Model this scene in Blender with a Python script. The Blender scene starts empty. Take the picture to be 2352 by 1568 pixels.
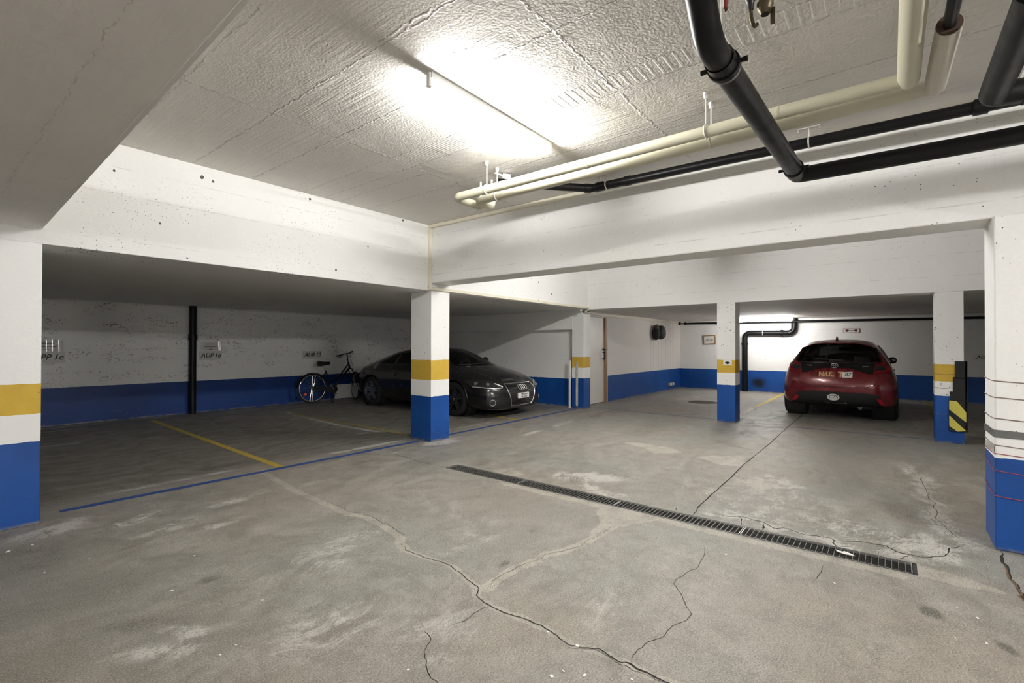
import bpy, bmesh, math, random
import numpy as np
from mathutils import Vector, Matrix, noise as mnoise
from mathutils.bvhtree import BVHTree
PI = math.pi
random.seed(7)
SC = bpy.context.scene
COL = SC.collection
R = math.radians

# ------------------------------------------------------------------ objects
def tag(o, label=None, cat=None, group=None, kind=None):
    if label: o['label'] = label
    if cat: o['category'] = cat
    if group: o['group'] = group
    if kind: o['kind'] = kind
    return o

def thing(name, label, cat, loc=(0, 0, 0), rotz=0.0, group=None, kind=None):
    o = bpy.data.objects.new(name, None)
    COL.objects.link(o)
    o.location = loc
    o.rotation_euler = (0, 0, rotz)
    o.empty_display_size = .1
    return tag(o, label, cat, group, kind)

def wloc(o):
    return o.matrix_basis.copy() if o.parent is None else wloc(o.parent) @ o.matrix_basis

def smooth(me, ang=35):
    n = len(me.polygons)
    me.polygons.foreach_set('use_smooth', [True] * n)
    me.update()
    try:
        me.set_sharp_from_angle(angle=R(ang))
    except Exception:
        pass

def obj(name, bm, mat, parent=None, local=False, sm=None, kind=None, free=True):
    """link a bmesh (world coordinates, or local=True) as ONE mesh object"""
    if isinstance(bm, bpy.types.Mesh):
        me = bm
    else:
        if not local:
            if parent is not None:
                bm.transform(wloc(parent).inverted())
            else:
                xs = [v.co for v in bm.verts]
                lo = Vector((min(v.x for v in xs), min(v.y for v in xs), min(v.z for v in xs)))
                hi = Vector((max(v.x for v in xs), max(v.y for v in xs), max(v.z for v in xs)))
                base = Vector(((lo.x + hi.x) / 2, (lo.y + hi.y) / 2, lo.z))
                bmesh.ops.translate(bm, vec=-base, verts=bm.verts)
        me = bpy.data.meshes.new(name)
        bm.to_mesh(me)
        bm.free()
    o = bpy.data.objects.new(name, me)
    COL.objects.link(o)
    if parent is not None:
        o.parent = parent
    elif not local and not isinstance(bm, bpy.types.Mesh):
        o.location = base
    for m in (mat if isinstance(mat, (list, tuple)) else [mat]):
        me.materials.append(m)
    if sm: smooth(me, sm)
    if kind: o['kind'] = kind
    return o

def struct(name, bm, mat, label=None, cat=None, parent=None, sm=None):
    o = obj(name, bm, mat, parent, sm=sm)
    if parent is None:
        tag(o, label, cat, None, 'structure')
    else:
        o['kind'] = 'structure'
    return o

def copy_tree(o, parent=None):
    c = o.copy()
    COL.objects.link(c)
    if parent is not None: c.parent = parent
    for ch in [k for k in bpy.data.objects if k.parent == o]:
        copy_tree(ch, c)
    return c

# ------------------------------------------------------------------ shapes
def B(): return bmesh.new()

def bx(bm, x0, x1, y0, y1, z0, z1, bev=0.0, seg=2):
    vs = [bm.verts.new((x, y, z)) for x in (x0, x1) for y in (y0, y1) for z in (z0, z1)]
    idx = [(0, 1, 3, 2), (4, 6, 7, 5), (0, 4, 5, 1), (2, 3, 7, 6), (0, 2, 6, 4), (1, 5, 7, 3)]
    fs = [bm.faces.new([vs[i] for i in f]) for f in idx]
    bmesh.ops.recalc_face_normals(bm, faces=fs)
    if bev:
        es = {e for f in fs for e in f.edges}
        bmesh.ops.bevel(bm, geom=list(es), offset=bev, segments=seg, affect='EDGES', profile=.5)
    return bm

def obx(bm, c, ax, ay, az, hx, hy, hz):
    """oriented box"""
    c, ax, ay, az = Vector(c), Vector(ax), Vector(ay), Vector(az)
    vs = [bm.verts.new(c + ax * hx * i + ay * hy * j + az * hz * k) for i in (-1, 1) for j in (-1, 1) for k in (-1, 1)]
    fs = [bm.faces.new([vs[i] for i in f]) for f in [(0, 1, 3, 2), (4, 6, 7, 5), (0, 4, 5, 1), (2, 3, 7, 6), (0, 2, 6, 4), (1, 5, 7, 3)]]
    bmesh.ops.recalc_face_normals(bm, faces=fs)
    return bm

def fillet(pts, r, n=6):
    """round the corners of a polyline"""
    pts = [Vector(p) for p in pts]
    out = [pts[0]]
    for i in range(1, len(pts) - 1):
        a, b, c = pts[i - 1], pts[i], pts[i + 1]
        u, v = (a - b).normalized(), (c - b).normalized()
        ang = u.angle(v)
        if ang > PI - .02:
            out.append(b); continue
        d = min(r / math.tan(ang / 2), (a - b).length * .49, (c - b).length * .49)
        rr = d * math.tan(ang / 2)
        cen = b + (u + v).normalized() * (rr / math.sin(ang / 2))
        p0, p1 = b + u * d, b + v * d
        e0, e1 = p0 - cen, p1 - cen
        for k in range(n + 1):
            t = k / n
            q = e0.lerp(e1, t)
            out.append(cen + q.normalized() * rr)
    out.append(pts[-1])
    return out

def tube(bm, pts, r, seg=12, caps=True, closed=False):
    pts = [Vector(p) for p in pts]
    n = len(pts)
    rad = r if isinstance(r, (list, tuple)) else [r] * n
    T = []
    for i in range(n):
        a = pts[i - 1] if (i or closed) else pts[0]
        b = pts[(i + 1) % n] if (i < n - 1 or closed) else pts[-1]
        t = (b - a)
        T.append(t.normalized() if t.length > 1e-9 else Vector((0, 0, 1)))
    up = Vector((0, 0, 1)) if abs(T[0].z) < .9 else Vector((1, 0, 0))
    N = (up - T[0] * up.dot(T[0])).normalized()
    rings = []
    for i in range(n):
        if i:
            N = (N - T[i] * N.dot(T[i]))
            N = N.normalized() if N.length > 1e-9 else Vector((1, 0, 0))
        Bn = T[i].cross(N)
        rings.append([bm.verts.new(pts[i] + (N * math.cos(2 * PI * k / seg) + Bn * math.sin(2 * PI * k / seg)) * rad[i]) for k in range(seg)])
    for i in range(n if closed else n - 1):
        a, b = rings[i], rings[(i + 1) % n]
        for k in range(seg):
            bm.faces.new((a[k], a[(k + 1) % seg], b[(k + 1) % seg], b[k]))
    if caps and not closed:
        bm.faces.new(rings[0][::-1]); bm.faces.new(rings[-1])
    return bm

def lathe(bm, prof, c=(0, 0, 0), axis='z', seg=24, capped=True):
    """prof: list of (radius, h) along the axis"""
    c = Vector(c)
    def P(r, h, a):
        u, v = r * math.cos(a), r * math.sin(a)
        return c + (Vector((u, v, h)) if axis == 'z' else Vector((h, u, v)) if axis == 'x' else Vector((v, h, u)))
    rings = [[bm.verts.new(P(r, h, 2 * PI * k / seg)) for k in range(seg)] for r, h in prof]
    for a, b in zip(rings, rings[1:]):
        for k in range(seg):
            bm.faces.new((a[k], a[(k + 1) % seg], b[(k + 1) % seg], b[k]))
    if capped:
        bm.faces.new(rings[0][::-1]); bm.faces.new(rings[-1])
    return bm

def ribbon(bm, pts, w, z=0.001, jag=0.0, sub=6, taper=True, side=0.0):
    """flat jagged strip on the floor along pts=[(x,y)..]"""
    P = []
    for (a, b) in zip(pts, pts[1:]):
        for k in range(sub):
            t = k / sub
            P.append(Vector((a[0] + (b[0] - a[0]) * t, a[1] + (b[1] - a[1]) * t, 0)))
    P.append(Vector((pts[-1][0], pts[-1][1], 0)))
    prev = None
    n = len(P)
    for i, p in enumerate(P):
        q0, q1 = P[max(i - 1, 0)], P[min(i + 1, n - 1)]
        t = (q1 - q0).normalized()
        s = Vector((-t.y, t.x, 0))
        ww = w[min(int(i / n * len(w)), len(w) - 1)] if isinstance(w, (list, tuple)) else w
        k = min(1, i / (sub * .7), (n - 1 - i) / (sub * .7)) if taper else 1
        ww *= max(k, .15)
        off = s * (mnoise.noise(p * 9) * jag + mnoise.noise(p * 41) * jag * .45 + side)
        wl = ww * (.5 + .9 * abs(mnoise.noise(p * 23 + Vector((3, 1, 0)))))
        wr = ww * (.5 + .9 * abs(mnoise.noise(p * 21 + Vector((9, 4, 0)))))
        a = bm.verts.new(p + off + s * wl + Vector((0, 0, z)))
        b = bm.verts.new(p + off - s * wr + Vector((0, 0, z)))
        if prev: bm.faces.new((prev[0], prev[1], b, a))
        prev = (a, b)
    bmesh.ops.recalc_face_normals(bm, faces=bm.faces)
    for f in bm.faces:
        if f.normal.z < 0: f.normal_flip()
    return bm

def text_bm(s, size, shear=0.0, depth=0.0005, spacing=1.0, res=3, bold=.012):
    cu = bpy.data.curves.new('txt', 'FONT')
    cu.body = s; cu.size = size; cu.shear = shear; cu.extrude = depth; cu.offset = bold * size
    cu.align_x = 'CENTER'; cu.align_y = 'CENTER'; cu.resolution_u = res
    cu.space_character = spacing
    o = bpy.data.objects.new('txt', cu)
    COL.objects.link(o)
    dg = bpy.context.evaluated_depsgraph_get()
    me = bpy.data.meshes.new_from_object(o.evaluated_get(dg))
    bm = B(); bm.from_mesh(me)
    bpy.data.objects.remove(o); bpy.data.curves.remove(cu); bpy.data.meshes.remove(me)
    return bm

def place(bm, origin, ux, uy):
    """map bm local (x,y,z) to origin + ux*x + uy*y + n*z"""
    ux, uy = Vector(ux).normalized(), Vector(uy).normalized()
    n = ux.cross(uy)
    M = Matrix(((ux.x, uy.x, n.x, origin[0]), (ux.y, uy.y, n.y, origin[1]), (ux.z, uy.z, n.z, origin[2]), (0, 0, 0, 1)))
    bm.transform(M)
    return bm

# ------------------------------------------------------------------ materials
class NT:
    def __init__(self, name):
        self.m = bpy.data.materials.new(name)
        self.m.use_nodes = True
        self.t = self.m.node_tree
        self.t.nodes.clear()
        self.out = self.t.nodes.new('ShaderNodeOutputMaterial')
        self.b = self.t.nodes.new('ShaderNodeBsdfPrincipled')
        self.t.links.new(self.b.outputs[0], self.out.inputs[0])
        self._pos = None
    def n(self, typ, **kw):
        k = self.t.nodes.new(typ)
        for a, v in kw.items(): setattr(k, a, v)
        return k
    def put(self, sock, v):
        if isinstance(v, bpy.types.NodeSocket): self.t.links.new(v, sock)
        elif isinstance(v, (tuple, list)) and len(v) == 3 and sock.type == 'RGBA': sock.default_value = (*v, 1)
        else: sock.default_value = v
    def pos(self):
        if self._pos is None:
            g = self.n('ShaderNodeNewGeometry')
            s = self.n('ShaderNodeSeparateXYZ')
            self.t.links.new(g.outputs['Position'], s.inputs[0])
            self._pos = (g.outputs['Position'], s.outputs[0], s.outputs[1], s.outputs[2])
        return self._pos
    def objco(self):
        c = self.n('ShaderNodeTexCoord')
        return c.outputs['Object']
    def math(self, op, a, b=0.0, c=0.0, clamp=False):
        k = self.n('ShaderNodeMath', operation=op, use_clamp=clamp)
        self.put(k.inputs[0], a); self.put(k.inputs[1], b); self.put(k.inputs[2], c)
        return k.outputs[0]
    def scale(self, v, s):
        k = self.n('ShaderNodeVectorMath', operation='MULTIPLY')
        self.put(k.inputs[0], v); self.put(k.inputs[1], s)
        return k.outputs[0]
    def noise(self, v, s, detail=3, rough=.55, dist=0.0, col=False):
        k = self.n('ShaderNodeTexNoise')
        self.put(k.inputs['Vector'], v)
        k.inputs['Scale'].default_value = s; k.inputs['Detail'].default_value = detail
        k.inputs['Roughness'].default_value = rough; k.inputs['Distortion'].default_value = dist
        return k.outputs[1 if col else 0]
    def voro(self, v, s, feature='F1', out=0, rnd=1.0):
        k = self.n('ShaderNodeTexVoronoi', feature=feature)
        self.put(k.inputs['Vector'], v); k.inputs['Scale'].default_value = s
        k.inputs['Randomness'].default_value = rnd
        return k.outputs[out]
    def ramp(self, v, a, b, x=0.0, y=1.0, smooth=True):
        k = self.n('ShaderNodeMapRange', interpolation_type='SMOOTHSTEP' if smooth else 'LINEAR')
        self.put(k.inputs[0], v)
        for i, q in enumerate((a, b, x, y)): self.put(k.inputs[i + 1], q)
        return k.outputs[0]
    def mix(self, f, a, b, mode='MIX'):
        k = self.n('ShaderNodeMix', data_type='RGBA', blend_type=mode)
        self.put(k.inputs[0], f); self.put(k.inputs[6], a); self.put(k.inputs[7], b)
        return k.outputs[2]
    def line(self, coord, v, w, jit=None):
        d = self.math('SUBTRACT', coord, v)
        if jit is not None: d = self.math('ADD', d, jit)
        return self.ramp(self.math('ABSOLUTE', d), w, w * .25)
    def bump(self, h, s=.3, d=.01, prev=None):
        k = self.n('ShaderNodeBump')
        k.inputs['Strength'].default_value = s; k.inputs['Distance'].default_value = d
        self.put(k.inputs['Height'], h)
        if prev is not None: self.put(k.inputs['Normal'], prev)
        return k.outputs[0]
    def set(self, **kw):
        names = dict(col='Base Color', rough='Roughness', metal='Metallic', spec='Specular IOR Level', normal='Normal', coat='Coat Weight',
                     coatr='Coat Roughness', ecol='Emission Color', estr='Emission Strength', alpha='Alpha', trans='Transmission Weight', ior='IOR', sheen='Sheen Weight')
        for k, v in kw.items(): self.put(self.b.inputs[names[k]], v)
        return self

def plain(name, col, rough=.5, metal=0.0, spec=.5, var=.08, nscale=8, bump=0.0, bscale=60, coat=0.0):
    """a procedural surface: slight tone variation, optional fine bump"""
    t = NT(name)
    c = t.objco()
    nz = t.noise(c, nscale, 2)
    a = tuple(max(0, q * (1 - var)) for q in col); b = tuple(min(1, q * (1 + var)) for q in col)
    t.set(col=t.mix(nz, a, b), rough=t.ramp(nz, .2, .8, max(.02, rough - .06), min(1, rough + .06)), metal=metal, spec=spec, coat=coat)
    if bump: t.set(normal=t.bump(t.noise(c, bscale, 1), bump, .004))
    return t.m

def emis(name, col, strength):
    t = NT(name)
    t.set(col=(1, 1, 1), ecol=col, estr=strength, rough=.3)
    return t.m

BLUE = (.010, .072, .30)
YEL = (.62, .41, .058)

def wall_mat(name, blue=None, yellow=None, tint=(.86, .855, .835), pits=1.0, seams=(), bumps=.25, soot=False, streak=0.0, vseams=None, flake=0.0, bcol=BLUE):
    t = NT(name)
    P, X, Y, Z = t.pos()
    n1 = t.noise(P, 1.3, 3, .6)
    n2 = t.noise(P, 38, 2, .6)
    n3 = t.noise(P, 6, 3, .6)
    c = t.mix(t.ramp(n1, .3, .75), tuple(q * .955 for q in tint), tint)
    c = t.mix(t.ramp(n2, .35, .7), t.mix(.5, c, tuple(q * .93 for q in tint)), c)
    # pits left by the formwork
    v = t.voro(P, 9.0)
    vc = t.voro(P, 9.0, out=1)
    sz = t.n('ShaderNodeSeparateColor'); t.put(sz.inputs[0], vc)
    thr = t.ramp(sz.outputs[0], .72, 1.0, 0.0, .12 * pits, False)
    pit = t.math('LESS_THAN', v, t.math('MULTIPLY', thr, t.ramp(n3, .38, .60)))
    v2 = t.voro(P, 33.0)
    v2c = t.voro(P, 33.0, out=1)
    sz2 = t.n('ShaderNodeSeparateColor'); t.put(sz2.inputs[0], v2c)
    pit2 = t.math('LESS_THAN', v2, t.math('MULTIPLY', t.ramp(sz2.outputs[1], .58, 1.0, 0, .25 * pits, False), t.ramp(n1, .41, .55)))
    pitm = t.math('MAXIMUM', pit, pit2)
    h = 0.0
    c = t.mix(pitm, c, (.10, .095, .085))
    for (ax, val, w) in seams:
        jit = t.math('MULTIPLY', t.math('SUBTRACT', n3, .5), .012)
        m = t.line((X, Y, Z)[ax], val, w, jit)
        m = t.math('MULTIPLY', m, t.ramp(n3, .40, .66))
        c = t.mix(t.math('MULTIPLY', m, .3), c, (.16, .15, .135))
    if flake:
        fl = t.math('MULTIPLY', t.ramp(t.noise(t.scale(P, (.9, .9, 1.6)), 24, 4, .78), .53, .62), t.ramp(t.noise(t.scale(P, (1, 1, 2.6)), 1.7, 4, .6, .5), .50, .64))
        fl = t.math('MULTIPLY', fl, flake)
        c = t.mix(fl, c, (.20, .19, .17))
    rough = .72
    wob = t.math('MULTIPLY', t.math('SUBTRACT', t.noise(P, 12, 3), .5), .014)
    zz = t.math('ADD', Z, wob)
    if yellow:
        ym = t.math('MULTIPLY', t.math('GREATER_THAN', zz, yellow[0]), t.math('LESS_THAN', zz, yellow[1]))
        yc = t.mix(t.ramp(n3, .3, .7), tuple(q * .9 for q in YEL), YEL)
        yc = t.mix(t.math('MULTIPLY', pitm, .7), yc, (.25, .16, .05))
        c = t.mix(ym, c, yc)
    if blue:
        bmk = t.math('LESS_THAN', zz, blue)
        bc = t.mix(t.ramp(n1, .3, .7), tuple(q * .82 for q in bcol), tuple(q * 1.1 for q in bcol))
        # chipped paint and rubs, denser near the floor
        low = t.ramp(Z, .45, 0.0)
        chip = t.math('GREATER_THAN', t.noise(P, 46, 3, .7), t.ramp(low, 0, 1, .80, .70, False))
        rub = t.math('MULTIPLY', t.ramp(t.noise(t.scale(P, (2, 2, 9)), 5, 5, .7), .62, .78), t.math('ADD', low, .1))
        bc = t.mix(t.math('MULTIPLY', rub, .5), bc, (.22, .26, .36))
        bc = t.mix(chip, bc, (.62, .64, .68))
        if soot:
            s = t.n('ShaderNodeVectorMath', operation='DISTANCE')
            t.put(s.inputs[0], t.scale(P, (1, .8, 1))); s.inputs[1].default_value = (16.2, 3.17 * .8, .27)
            bc = t.mix(t.ramp(t.math('ADD', s.outputs['Value'], t.math('MULTIPLY', t.math('SUBTRACT', n3, .5), .08)), .24, .05, 0, .93), bc, (.006, .006, .006))
        c = t.mix(bmk, c, bc)
        rough = t.ramp(bmk, 0, 1, .72, .42, False)
        # grime where the wall meets the floor
        c = t.mix(t.math('MULTIPLY', t.ramp(Z, .035, 0.0), t.ramp(n3, .35, .6)), c, (.23, .22, .19))
    if vseams:
        ax, vals, w = vseams
        for q in vals:
            m = t.line((X, Y, Z)[ax], q, w)
            c = t.mix(t.math('MULTIPLY', m, .6), c, (.12, .115, .11)); h = t.math('SUBTRACT', h, t.math('MULTIPLY', m, .8))
    hh = t.math('ADD', t.math('MULTIPLY', n2, .35), t.math('MULTIPLY', n3, .3))
    if vseams: hh = t.math('ADD', h, hh)
    t.set(col=c, rough=rough, spec=.35, normal=t.bump(hh, bumps, .012))
    return t.m

def ceil_mat(name, tint=(.735, .712, .677), lines=(), combs=(), streak_axis=1, rough_amt=1.0):
    t = NT(name)
    P, X, Y, Z = t.pos()
    n1 = t.noise(P, .9, 4, .6)
    fine = t.noise(P, 60, 1, .6)
    mid = t.noise(P, 17, 2, .65)
    sc = (30, .9, 1) if streak_axis == 1 else (.9, 30, 1)
    st = t.noise(t.scale(P, sc), 1.0, 3, .65)
    patch = t.ramp(t.noise(P, 2.1, 1, .5), .45, .6)
    h = t.math('ADD', t.math('MULTIPLY', fine, .30), t.math('MULTIPLY', mid, .24))
    h = t.math('ADD', h, t.math('MULTIPLY', t.math('MULTIPLY', st, .75), t.math('ADD', t.math('MULTIPLY', patch, .75), .25)))
    # lumps and blow holes
    lump = t.ramp(t.voro(P, 11.0), .10, .02)
    lump = t.math('MULTIPLY', lump, t.ramp(t.noise(P, 3.3, 0), .52, .62))
    h = t.math('ADD', h, t.math('MULTIPLY', lump, .9))
    hole = t.math('LESS_THAN', t.voro(P, 16.0), t.ramp(t.noise(P, 4.1, 2), .5, .75, 0, .085))
    c = t.mix(t.ramp(n1, .3, .7), tuple(q * .93 for q in tint), tint)
    c = t.mix(t.ramp(st, .4, .75), c, t.mix(.5, c, tuple(q * .9 for q in tint)))
    c = t.mix(hole, c, tuple(q * .35 for q in tint))
    jit = t.math('MULTIPLY', t.math('SUBTRACT', t.noise(P, 11, 2, .7), .5), .055)
    crumb = t.ramp(t.noise(P, 26, 1, .75), .34, .56)
    for (ax, val, lo, hi, w, s) in lines:
        a, b = ((X, Y) if ax == 0 else (Y, X))
        m = t.line(a, val, w, jit)
        m = t.math('MULTIPLY', m, t.math('COMPARE', b, (lo + hi) / 2, (hi - lo) / 2))
        m = t.math('MULTIPLY', m, crumb)
        h = t.math('ADD', h, t.math('MULTIPLY', m, .85 * s))
        c = t.mix(t.math('MULTIPLY', m, .42), c, tuple(q * .5 for q in tint))
    for (x0, x1, y0, y1, per) in combs:
        m = t.math('MULTIPLY', t.math('COMPARE', t.math('ADD', X, jit), (x0 + x1) / 2, (x1 - x0) / 2), t.math('COMPARE', Y, (y0 + y1) / 2, (y1 - y0) / 2))
        s = t.math('SINE', t.math('MULTIPLY', Y, 2 * PI / per))
        m = t.math('MULTIPLY', t.math('MULTIPLY', m, t.ramp(s, .2, .9)), .8)
        h = t.math('ADD', h, t.math('MULTIPLY', m, .30))
    t.set(col=c, rough=.7, spec=.35, normal=t.bump(h, .62 * rough_amt, .014))
    return t.m

M = {}
M['black_plastic'] = plain('black_pipe_plastic', (.006, .006, .0065), .40, var=.25, spec=.26)
M['black_rubber'] = plain('black_rubber', (.010, .010, .010), .75, var=.2, bump=.1)
M['black_cast'] = plain('black_cast_iron', (.012, .0115, .011), .45, var=.3, bump=.15)
M['cream_pipe'] = plain('cream_pipe_jacket', (.60, .575, .44), .42, var=.06, nscale=3)
M['foil'] = plain('foil_wrap', (.60, .57, .48), .36, .25, var=.10, nscale=14, bump=.12, bscale=30)
M['foam'] = plain('brown_foam', (.085, .050, .038), .9, var=.2, bump=.3)
M['cream_trunk'] = plain('cream_trunking', (.74, .70, .57), .5, var=.03)
M['white_trunk'] = plain('white_trunking', (.80, .79, .76), .5, var=.03)
M['galv'] = plain('galvanised_steel', (.55, .55, .53), .38, .85, var=.12, nscale=25)
M['paint_steel'] = plain('painted_hanger', (.60, .585, .55), .5, .2, var=.1)
M['chrome'] = plain('chrome', (.80, .80, .80), .12, 1.0, var=.02)
M['brass'] = plain('old_brass', (.115, .092, .056), .45, .7, var=.35, nscale=30, bump=.4)
M['red_sleeve'] = plain('red_sleeve', (.16, .012, .010), .5, var=.1)
M['door_paint'] = plain('door_paint', (.74, .715, .67), .45, var=.03, nscale=2)
M['door_wood'] = plain('door_frame_wood', (.30, .185, .085), .55, var=.2, nscale=14)
M['white_plastic'] = plain('white_plastic', (.80, .80, .78), .4, var=.03)
M['beige_plastic'] = plain('beige_plastic', (.60, .52, .42), .45, var=.05)
M['paper'] = plain('paper', (.78, .77, .73), .7, var=.03)
M['grey_sign'] = plain('grey_sign', (.60, .595, .57), .5, var=.04)
M['ink'] = plain('black_ink', (.012, .012, .012), .6, var=.1)
M['grey_ink'] = plain('grey_ink', (.12, .12, .12), .6, var=.1)
M['dark_red'] = plain('dark_red_ink', (.16, .02, .02), .6, var=.1)
M['blue_paint'] = plain('blue_line_paint', (.030, .075, .25), .6, var=.25, nscale=20)
M['yellow_faded'] = plain('faded_yellow_paint', (.26, .205, .07), .65, var=.3, nscale=10)
M['yellow_paint'] = plain('yellow_line_paint', (.46, .335, .055), .62, var=.25, nscale=14)
M['white_line'] = plain('white_line_paint', (.66, .60, .53), .65, var=.25, nscale=14)
M['crack'] = plain('crack_dark', (.018, .016, .013), .95, var=.3)
M['crack_fill'] = plain('crack_filler', (.40, .375, .315), .8, var=.16, nscale=30, bump=.4)
M['cream_mortar'] = plain('cream_mortar', (.47, .42, .335), .8, var=.14, nscale=14, bump=.4)
M['rust'] = plain('rust_grit', (.16, .095, .05), .9, var=.4, nscale=50)
M['tape_grey'] = plain('grey_tape', (.13, .13, .125), .4, var=.25, nscale=9)
M['tape_pale'] = plain('pale_tape', (.42, .41, .38), .45, var=.2, nscale=12)
M['string_red'] = plain('red_string', (.30, .05, .058), .8, var=.1)
M['string_grey'] = plain('brown_string', (.22, .16, .14), .8, var=.1)
M['yellow_tape'] = plain('yellow_tape', (.62, .55, .10), .45, var=.1)
M['dark_green'] = plain('dark_green_cloth', (.016, .021, .018), .6, var=.4, nscale=9, bump=.3, bscale=25)
M['brown_cloth'] = plain('brown_cloth', (.10, .075, .055), .8, var=.2)
M['chip'] = plain('white_chip', (.80, .79, .76), .7, var=.04)
M['grate_bar'] = plain('grate_cross_bar', (.26, .26, .24), .5, .7, var=.3, nscale=40)
M['grate_steel'] = plain('grate_steel', (.10, .10, .095), .5, .8, var=.3, nscale=40)
M['iron'] = plain('manhole_iron', (.085, .07, .055), .65, .4, var=.3, nscale=30, bump=.4)
M['pit_dark'] = plain('channel_concrete', (.03, .029, .026), .9, var=.3)
M['tube_glow'] = emis('tube_glow', (1.0, .965, .91), 1.0)
# ================================================================== FLOOR
MAIN_CRACK = [(2.477, 5.516), (2.419, 5.103), (2.381, 4.811), (2.346, 4.542), (2.323, 4.164), (2.311, 3.814), (2.295, 3.537), (2.344, 3.352), (2.316, 3.1), (2.281, 2.927), (2.241, 2.78), (2.196, 2.742), (2.132, 2.6), (2.142, 2.483), (2.151, 2.331), (2.168, 2.196), (2.119, 2.045), (2.093, 1.978), (2.065, 1.886), (1.994, 1.827), (1.975, 1.767), (1.968, 1.688), (1.97, 1.575), (1.981, 1.475), (1.975, 1.377), (1.969, 1.284), (1.954, 1.209), (1.96, 1.131), (1.981, 1.056), (1.98, 0.972), (1.99, 0.913), (1.97, 0.843), (1.968, 0.776), (1.99, 0.713), (2.02, .5), (2.0, .2), (2.05, -.2)]
THIN_CRACK = [(2.001, 0.918), (2.084, 0.916), (2.215, 0.89), (2.368, 0.849), (2.489, 0.811), (2.554, 0.828), (2.652, 0.886), (2.819, 1.0), (2.912, 1.013), (3.086, 0.969), (3.264, 0.971), (3.489, 1.026)]
SHORT_CRACK = [(1.968, 1.688), (1.907, 1.705), (1.853, 1.71), (1.78, 1.705), (1.68, 1.74)]
NEAR_CRACK = [(1.60, 1.80), (1.587, 1.766), (1.568, 1.726), (1.513, 1.694), (1.452, 1.637), (1.415, 1.578), (1.39, 1.525), (1.38, 1.483), (1.34, 1.38)]
BRANCH = [(3.569, 1.695), (3.391, 1.693), (3.195, 1.704), (2.975, 1.717), (2.808, 1.751), (2.669, 1.821), (2.563, 1.814), (2.383, 1.853), (2.219, 1.852), (2.087, 1.828)]
JOINT = [(11.577, 1.41), (9.4, 1.40), (7.747, 1.363), (6.162, 1.359), (5.164, 1.33), (4.282, 1.316), (4.06, 1.282)]
HEAD_CRACK = [(3.93, 5.329), (3.905, 4.753), (3.836, 4.364), (3.872, 4.006)]
RIGHT_CRACK = [(4.671, -0.59), (4.421, -0.573), (4.133, -0.567), (3.995, -0.57), (3.882, -0.575), (3.6, -.6)]
VEIN = [(7.3, -.1), (6.733, -0.249), (6.083, -0.265), (5.694, -0.298), (5.213, -0.283), (4.918, -0.351), (4.684, -0.412)]
LOOP = [(4.64, -0.409), (4.491, -0.32), (4.302, -0.293), (4.191, -0.153), (4.201, -0.028), (4.278, 0.022), (4.247, 0.136), (4.178, 0.328)]
EDGE_CRACK = [(4.166, 1.168), (4.249, 0.994), (4.258, 0.817), (4.135, 0.691), (4.192, 0.65), (4.151, 0.498), (4.181, 0.351), (4.058, 0.298), (4.094, 0.204)]
DX0, DX1, DY0, DY1 = 3.845, 4.045, -.127, 4.0     # the drain channel

def seg_dist(GX, GY, pts):
    d = np.full(GX.shape, 1e9)
    for (ax, ay), (bx_, by_) in zip(pts, pts[1:]):
        vx, vy = bx_ - ax, by_ - ay
        t = np.clip(((GX - ax) * vx + (GY - ay) * vy) / (vx * vx + vy * vy + 1e-12), 0, 1)
        d = np.minimum(d, np.hypot(GX - ax - t * vx, GY - ay - t * vy))
    return d

def in_poly(GX, GY, P):
    c = np.zeros(GX.shape, bool)
    j = len(P) - 1
    for i in range(len(P)):
        (xi, yi), (xj, yj) = P[i], P[j]
        c ^= ((yi > GY) != (yj > GY)) & (GX < (xj - xi) * (GY - yi) / (yj - yi + 1e-12) + xi)
        j = i
    return c

def poly_mask(GX, GY, P, soft):
    d = seg_dist(GX, GY, P + [P[0]])
    s = np.where(in_poly(GX, GY, P), d, -d)
    return np.clip(.5 + s / (2 * soft), 0, 1)

def ell(GX, GY, cx, cy, rx, ry, a=0.0):
    c, s = math.cos(a), math.sin(a)
    u = ((GX - cx) * c + (GY - cy) * s) / rx
    v = (-(GX - cx) * s + (GY - cy) * c) / ry
    return np.clip(1.5 - np.hypot(u, v), 0, 1)

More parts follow.
